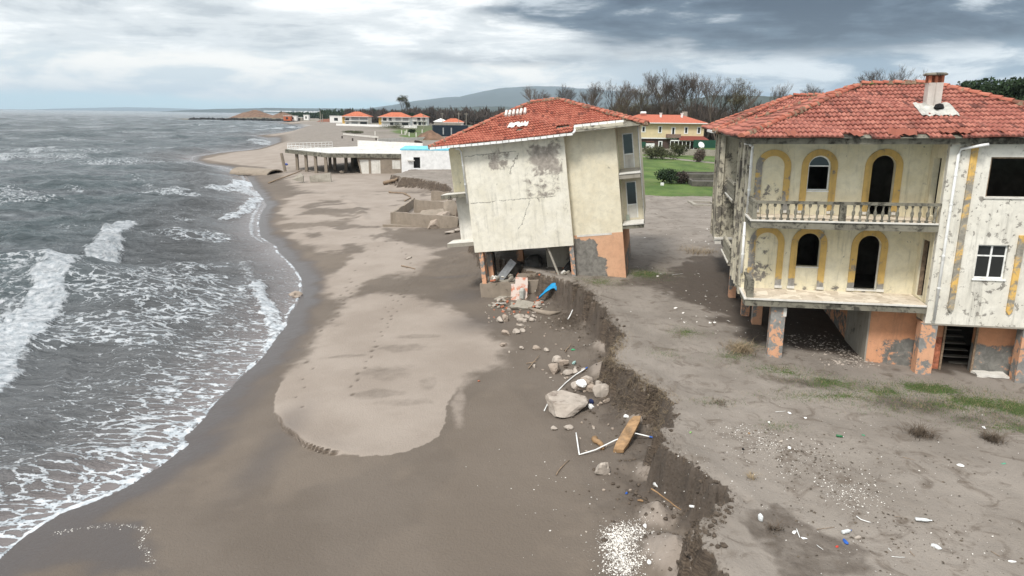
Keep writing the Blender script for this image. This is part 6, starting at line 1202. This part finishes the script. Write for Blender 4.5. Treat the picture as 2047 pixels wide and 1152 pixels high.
def thicket(name, boxes_, n, mat, label, seed, L=2.5, w=.10):
    r_ = random.Random(seed); V_ = []; F_ = []
    for _ in range(n):
        x0, x1, y0, y1, h = r_.choice(boxes_); y = y0+(y1-y0)*r_.random()**1.3; f = r_.random(); xa = PY(x0, 240, y)[0]; xb = PY(x1, 240, y)[0]; x = xa+(xb-xa)*f; hh = h*(.55+.45*math.sin(x*.09+y*.05)**2+.25*math.sin(x*.37))*.9; z_ = hh*r_.random()**.8
        d_ = Vector((r_.gauss(0, .35), r_.gauss(0, .35), 1)).normalized()*L*(.4+r_.random()); s_ = Vector((r_.gauss(0, 1), r_.gauss(0, 1), 0)).normalized()*w*(1+y/400); b = len(V_); p_ = Vector((x, y, z_)); V_ += [p_-s_, p_+s_, p_+d_+s_*.2, p_+d_-s_*.2]; F_.append((b, b+1, b+2, b+3))
    me = bpy.data.meshes.new(name); me.from_pydata(V_, [], F_); me.materials.append(mat); o = bpy.data.objects.new(name, me); COL.objects.link(o); tag(o, label, 'wood', kind='stuff')
thicket('wood', [(1060, 1300, 250, 330, 9), (1300, 1560, 250, 330, 9.5), (1500, 2100, 260, 340, 11), (1050, 1250, 300, 360, 9), (1240, 1520, 250, 300, 12)], 72000, M_twigd, 'dense grey brown wood behind the yellow house', 1, 3.2, .11)
thicket('wood', [(1200, 1560, 260, 320, 7)], 9000, M_twigg, 'greenish undergrowth of the wood', 2, 1.6, .15)
thicket('far_wood', [(815, 1080, 660, 800, 13), (880, 1080, 620, 700, 9), (690, 830, 690, 800, 10)], 30000, M_twigd, 'dark far line of bare wood behind the white villas', 3, 4, .22)
thicket('far_wood', [(560, 700, 1150, 1600, 6), (640, 1080, 900, 1300, 11)], 12000, M_leafd, 'thin dark line of far trees by the coast', 4, 4, .6)
# ---------------------------------------------------------------- white villas, small houses, sheds far along the beach
M_vw = plain('white_villa_wall', (.76, .75, .72), .85, .06, 1, .1); M_vy = plain('ochre_villa_wall', (.60, .38, .10)); M_vr = plain('orange_tile_roof', (.45, .135, .070), .85, .18, .6, .4); M_vg = plain('grey_shutter', (.33, .34, .34))
def villa(u0, u1, vb, dpt_, h, rp, label, wins, yflank=True, gap=0):
    A_ = P(u0, vb, 0); B_ = P(u1, vb, 0); L_ = B_[0]-A_[0]; r_ = empty('white_villa', (A_[0], A_[1], 0)); tag(r_, label, 'house'); s_ = h/8.
    wl = MB().panel(rect(0, L_, 0, h), [], 0, .4).box(0, L_, .401, dpt_, 0, h).build('wall', M_vw, r_)
    MB().box(-.3, L_+.3, -1.6, -.01, h*.5, h*.56).build('balcony_floor', M_vw, r_)
    rl = MB(); rl.box(L_*.25, L_, -1.6, -1.5, h*.56+.9, h*.56+1.0)
    for k in range(16): rl.box(L_*(.25+.05*k), L_*(.25+.05*k)+.1, -1.6, -1.5, h*.56, h*.56+.9)
    rl.build('railing', M_vg, r_)
    for (f0, f1, z0, z1, mt_) in wins: MB().box(L_*f0, L_*f1, -.12, -.01, h*z0, h*z1).build('window', mt_, r_)
    if yflank: MB().box(-2.2, -.01, .6, dpt_*.7, 0, h*.98).build('ochre_annexe', M_vy, r_)
    simple_hip(-2.6 if yflank else -1, L_+1.2, -1.9, dpt_+1.5, h, rp, r_, M_vr); return r_
W_ = M_vg; D_ = M_glass
villa(690, 744, 251, 14, 6.6, .42, 'leftmost white villa with a red hipped roof and grey shutters', ((.02, .18, .55, .8, D_), (.28, .55, .08, .44, W_), (.28, .6, .58, .92, W_), (.66, .95, .08, .42, D_), (.64, .98, .6, .9, W_), (.02, .16, .08, .3, D_)))
villa(763, 826, 252, 14, 6.6, .40, 'middle white villa with a long red roof and a white parapet', ((.05, .18, .58, .9, D_), (.26, .36, .58, .9, D_), (.5, .68, .58, .92, W_), (.3, .42, .1, .4, D_), (.46, .62, .1, .4, W_), (.72, .95, .1, .4, D_), (.76, .96, .6, .9, W_)))
villa(824, 857, 251, 13, 6.6, .42, 'rightmost white villa with dark glazed openings', ((.1, .3, .1, .44, D_), (.35, .55, .56, .92, D_), (.7, .88, .58, .9, D_), (.42, .6, .06, .42, D_), (.68, .9, .08, .4, D_)), False)
run('parapet_wall', (672, 252), (833, 257), 0, 1.7, .4, M_vw, 'long white parapet wall in front of the white villas', 'wall')
HS = [((585, 240), 9, 5, .0, 'small white shed behind the spoil mounds', M_vw), ((612, 239), 6, 6, 0, 'white box-like hut among the coastal scrub', M_vw), ((598, 240), 7, 3.5, 0, 'grey low hut between two white huts', M_conc), ((574, 240), 8, 5, 0, 'orange site cabin beside the mounds', plain('rusty_orange', (.45, .12, .05))), ((672, 244), 12, 6, 0, 'white extension left of the leftmost villa', M_vw), ((670, 236), 9, 5, 0, 'white low roofed house behind the extension', M_vw)]
for (px, w_, h_, rz, lab, mt_) in HS:
    q = P(px[0], px[1]+1.5, 0); r_ = empty('small_hut', q); tag(r_, lab, 'hut'); MB().box(-w_/2, w_/2, 0, 6, 0, h_).build('wall', mt_, r_); MB().box(-w_/2-.3, w_/2+.3, -.3, 6.3, h_+.003, h_+.4).build('roof', M_vw, r_); MB().box(-w_*.15, w_*.15, -.1, -.01, h_*.3, h_*.75).build('window', M_glass, r_)
for k, (u0, u1, v0, lab) in enumerate(((1290, 1300, 0, ''),)): pass
for k, (u, v, w_, h_, lab) in enumerate(((948, 233, 22, 6, 'terracotta roofed house just left of the leaning roof'), (905, 247, 14, 3.6, 'small white house behind the dark container'), (880, 243, 10, 3, 'white tent-like shed left of the small white house'), (926, 240, 10, 4, 'far little house behind the utility poles'))):
    y = 9*1365/(v-228.5+6); q = PY(u, v, y); r_ = empty('distant_house', (q[0], y, 0)); tag(r_, lab, 'house'); MB().box(-w_/2, w_/2, 0, 10, 0, h_).build('wall', plain('salmon_wall', (.5, .3, .22)) if k == 0 else M_vw, r_); simple_hip(-w_/2-1, w_/2+1, -1, 11, h_, .45, r_, M_vr if k != 2 else M_vw)
# spoil mounds and jetty
M_spoil = plain('brown_spoil', (.17, .105, .070), .95, .35, .3, .8); M_jet = plain('dark_armour_rock', (.030, .028, .026), .9, .5, .25, 1.)
def mound(px, rx, ry, h, label, seed, mat=None, zz=-1.5, nn=40):
    q = P(px[0], px[1], zz); n = nn; vs = []; xs_ = np.linspace(-1, 1, n); XX, YY = np.meshgrid(xs_, xs_); rr_ = np.sqrt(XX**2+YY**2); hz = np.clip(1-rr_**1.25, -.1, 1)*h*(.72+.55*fbm(XX*2.2+seed, YY*2.2, 1, 4, seed))
    vs = [(float(XX[i, j])*rx, float(YY[i, j])*ry, float(hz[i, j])) for i in range(n) for j in range(n)]
    o = MB().add(vs, [(i*n+j, i*n+j+1, (i+1)*n+j+1, (i+1)*n+j) for i in range(n-1) for j in range(n-1)]).build('earth_mound', mat or M_spoil, None, smooth=True, loc=(q[0], q[1]+ry*.5, zz)); tag(o, label, 'mound')
mound((505, 238), 40, 25, 13, 'tallest brown spoil mound at the root of the jetty', 1, zz=-.5); mound((562, 239), 30, 22, 9.5, 'second brown spoil mound right of the tallest', 2, zz=-.5); mound((655, 247), 17, 12, 5.5, 'reddish earth heap left of the white villas', 3, plain('reddish_earth', (.20, .085, .055), .95)); mound((858, 281), 6.5, 6, 3.4, 'brown earth heap in front of the dark container', 4, zz=-.2)
mound((515, 242), 150, 14, 4.2, 'long low bank joining the jetty to the shore', 6, plain('bank_earth', (.15, .13, .09)), zz=-2.5)
jt = P(380, 241, SEA); je = P(590, 244, SEA); m = MB(); rr = random.Random(9)
for k in range(300):
    t = k/300.; lump(m, (jt[0]+(je[0]-jt[0])*t+rr.uniform(-2, 2), jt[1]+(je[1]-jt[1])*t+rr.uniform(-5, 5), SEA+rr.uniform(-.5, 2.6)), 2.6, 2.6, 2.3, k, 1, .3)
m.box(jt[0], je[0], jt[1]-2, jt[1]+3, SEA-3, SEA+2.9); tag(m.build('rock_jetty', M_jet, None, fix=False), 'long dark rock jetty reaching out into the sea', 'jetty')
# dark container building
A_ = P(866, 273, 0); B_ = P(936, 273.5, 0); h_, L_ = frame_from(A_, B_); ct = empty('dark_container_building', (A_[0], A_[1], 0), h_); tag(ct, 'dark blue container building with a flat roof behind the leaning roof', 'building'); M_navy = plain('dark_blue_cladding', (.012, .022, .034), .6, .2, 2, .2)
MB().box(0, L_, 0, 7, 0, 4.6).build('wall', M_navy, ct); MB().box(L_*.05, L_*.8, 1, 6, 4.603, 5.5).build('roof_unit', M_conc, ct)
for x in (.27, .5): MB().box(L_*x, L_*x+.5, -.1, -.01, .8, 3.6).build('door', M_vg, ct)
for k, (u, v, h_) in enumerate(((847, 244, 9), (884, 243, 10), (917, 249, 10), (932, 250, 10), (1290, 0, 0))):
    if h_: 
        y = 9*1365/(v+14-229); q = PY(u, v, y); tag(MB().cyl((0, 0, 0), (0, 0, h_), .22, .14, 6).box(-1, 1, -.1, .1, h_-.8, h_-.6).build('utility_pole', M_conc, None, loc=(q[0], y, 0)), ('grey pole left of the container', 'grey pole behind the container roof', 'third grey pole, left of the pair by the leaning roof', 'fourth grey pole, nearest the leaning roof')[k], 'pole')
for k, (u, v, h_) in enumerate(((641, 246, 11), (645, 246, 8))):
    q = P(u, v, 0); tag(MB().cyl((0, 0, 0), (0, 0, h_), .35, .25, 6).build('lattice_pole', M_conc, None, loc=q), ('taller thin pole between hut and reddish heap', 'shorter thin pole between hut and reddish heap')[k], 'pole')
# beach fence posts behind the pavilion
fp = P(690, 273, 0)
for k, (u, v) in enumerate(((684, 277), (705, 282), (750, 271), (752, 281), (803, 268), (810, 270), (818, 273), (832, 274), (844, 266), (813, 267))):
    q = P(u, v, 0); tag(MB().box(-.22, .22, -.22, .22, -.3, 1.7 if k not in (0, 1, 3) else .9).build('fence_post', M_white if k not in (0, 1, 3) else M_twigd, None, loc=q), 'short pale post of the broken fence on the sand behind the pavilion' if k not in (0, 1, 3) else 'short dark post standing alone on the sand behind the pavilion', 'post', 'pale fence posts' if k not in (0, 1, 3) else 'dark posts')
run('sand_fence', (686, 272), (756, 279), .5, 1.1, .08, M_white, 'low pale fence rail running across the sand', 'fence'); run('low_garden_wall', (756, 284), (850, 280), 0, 1.0, .3, M_white, 'low pale wall half buried in sand behind the pavilion', 'wall')
# ---------------------------------------------------------------- far coast town, hills and mountains
def ridge(name, pts, y, mat, depth, label=None, seed=1, n=220, base_=-20, amp=.05):
    xs_ = [PY(u, v, y)[0] for u, v in pts]; zs_ = [PY(u, v, y)[2] for u, v in pts]; X_ = np.linspace(xs_[0], xs_[-1], n); Z_ = np.interp(X_, xs_, zs_)
    hmax = max(zs_); Z_ = Z_+(fbm(X_/(y*.012), X_*0+seed, 1, 5, seed)-.5)*hmax*amp*2; vs = []; rows = 14
    for r in range(rows):
        t = r/(rows-1); f = math.sin(t*math.pi/2*1.0)
        for i in range(n): nzv = fbm(np.array([X_[i]/(y*.02)]), np.array([t*3.+seed]), 1, 3, seed+4)[0]-.5; vs.append((float(X_[i]), y-depth*(1-t), base_+(float(Z_[i])-base_)*min(1, f*(1+.35*nzv*(1-t)))))
    b0 = len(vs); vs += [(float(X_[i]), y+depth*.6, base_) for i in range(n)]
    fs = [(r*n+i, r*n+i+1, (r+1)*n+i+1, (r+1)*n+i) for r in range(rows) for i in range(n-1)]
    o = MB().add(vs, fs).build(name, mat, None, smooth=True, fix=False); tag(o, kind='structure'); return o
M_h1 = plain('wooded_hill', (.035, .047, .034), .95, .3, .002, .2); M_h2 = plain('far_mountain', (.035, .047, .040), .95, .3, .001, .2)
ridge('hills', [(330, 225), (395, 224), (402, 220), (440, 221), (446, 218), (480, 217.5), (540, 216), (600, 217), (680, 217), (760, 219), (800, 220), (1100, 224)], 9300, M_h2, 1500, seed=2, amp=.03)
ridge('hills', [(700, 229), (760, 222), (810, 219), (850, 216), (900, 215), (960, 213), (1060, 214), (1200, 214), (1400, 212), (1500, 214)], 5200, M_h1, 1200, seed=3, amp=.05)
ridge('mountain', [(690, 226), (760, 219), (800, 212), (830, 206), (850, 201), (880, 199), (900, 196), (925, 195), (945, 190), (970, 184), (1000, 178), (1040, 175), (1080, 173), (1130, 176), (1180, 180), (1260, 186), (1350, 196), (1450, 212), (1560, 232)], 14500, M_h2, 5000, seed=5, amp=.012)
ridge('hills', [(1180, 226), (1260, 214), (1330, 204), (1380, 198), (1420, 192), (1440, 191), (1480, 192), (1500, 192), (1530, 193), (1560, 194), (1640, 200), (1720, 200), (1800, 196), (1900, 186), (1960, 178), (2000, 172), (2047, 168), (2120, 166), (2400, 185)], 3600, M_h1, 900, seed=7, amp=.03)
ridge('hills', [(80, 222), (150, 217), (260, 214.5), (330, 216), (420, 219)], 24000, M_h2, 2500, seed=9, amp=.03)
rr = random.Random(31); tw = MB()
for k in range(230):
    u = rr.uniform(590, 760) if k < 150 else rr.uniform(1420, 1560); y = rr.uniform(4300, 8600) if k < 150 else rr.uniform(2700, 3000); q = PY(u, 226, y); s_ = y/900.; z0 = rr.uniform(0, 14) if k < 150 else rr.uniform(5, 40); tw.box(q[0]-s_*rr.uniform(.5, 1.5), q[0]+s_, y-2000*0, y+5, z0, z0+s_*rr.uniform(.8, 1.8))
tag(tw.build('far_town', M_vw, None, fix=False), 'scattered pale specks of a far town along the coast and hillside', 'town', kind='stuff')
q0 = PY(527, 223, 8200); q1 = PY(583, 226, 8200); q2 = PY(645, 222, 8200); q3 = PY(665, 223, 8200)
o = MB().box(q0[0], q1[0], 8200, 8260, 0, 26).build('long_white_shed', M_pvc, None); tag(o, 'very long white industrial shed on the far shore', 'building')
# ---------------------------------------------------------------- haze
hz = MB().box(-29500, 29500, -20, 27000, -10.5, 690).build('haze', None, None); tag(hz, 'thin blue air fading the far hills', 'haze', kind='stuff')
hm = bpy.data.materials.new('haze_air'); hm.use_nodes = True; nt = hm.node_tree; nt.nodes.remove(nt.nodes['Principled BSDF']); pv_ = nt.nodes.new('ShaderNodeVolumePrincipled'); pv_.inputs['Color'].default_value = (.70, .86, 1.0, 1); pv_.inputs['Density'].default_value = 5.5e-5; pv_.inputs['Anisotropy'].default_value = 0.0
nt.links.new(pv_.outputs[0], nt.nodes['Material Output'].inputs['Volume']); hz.data.materials.append(hm)
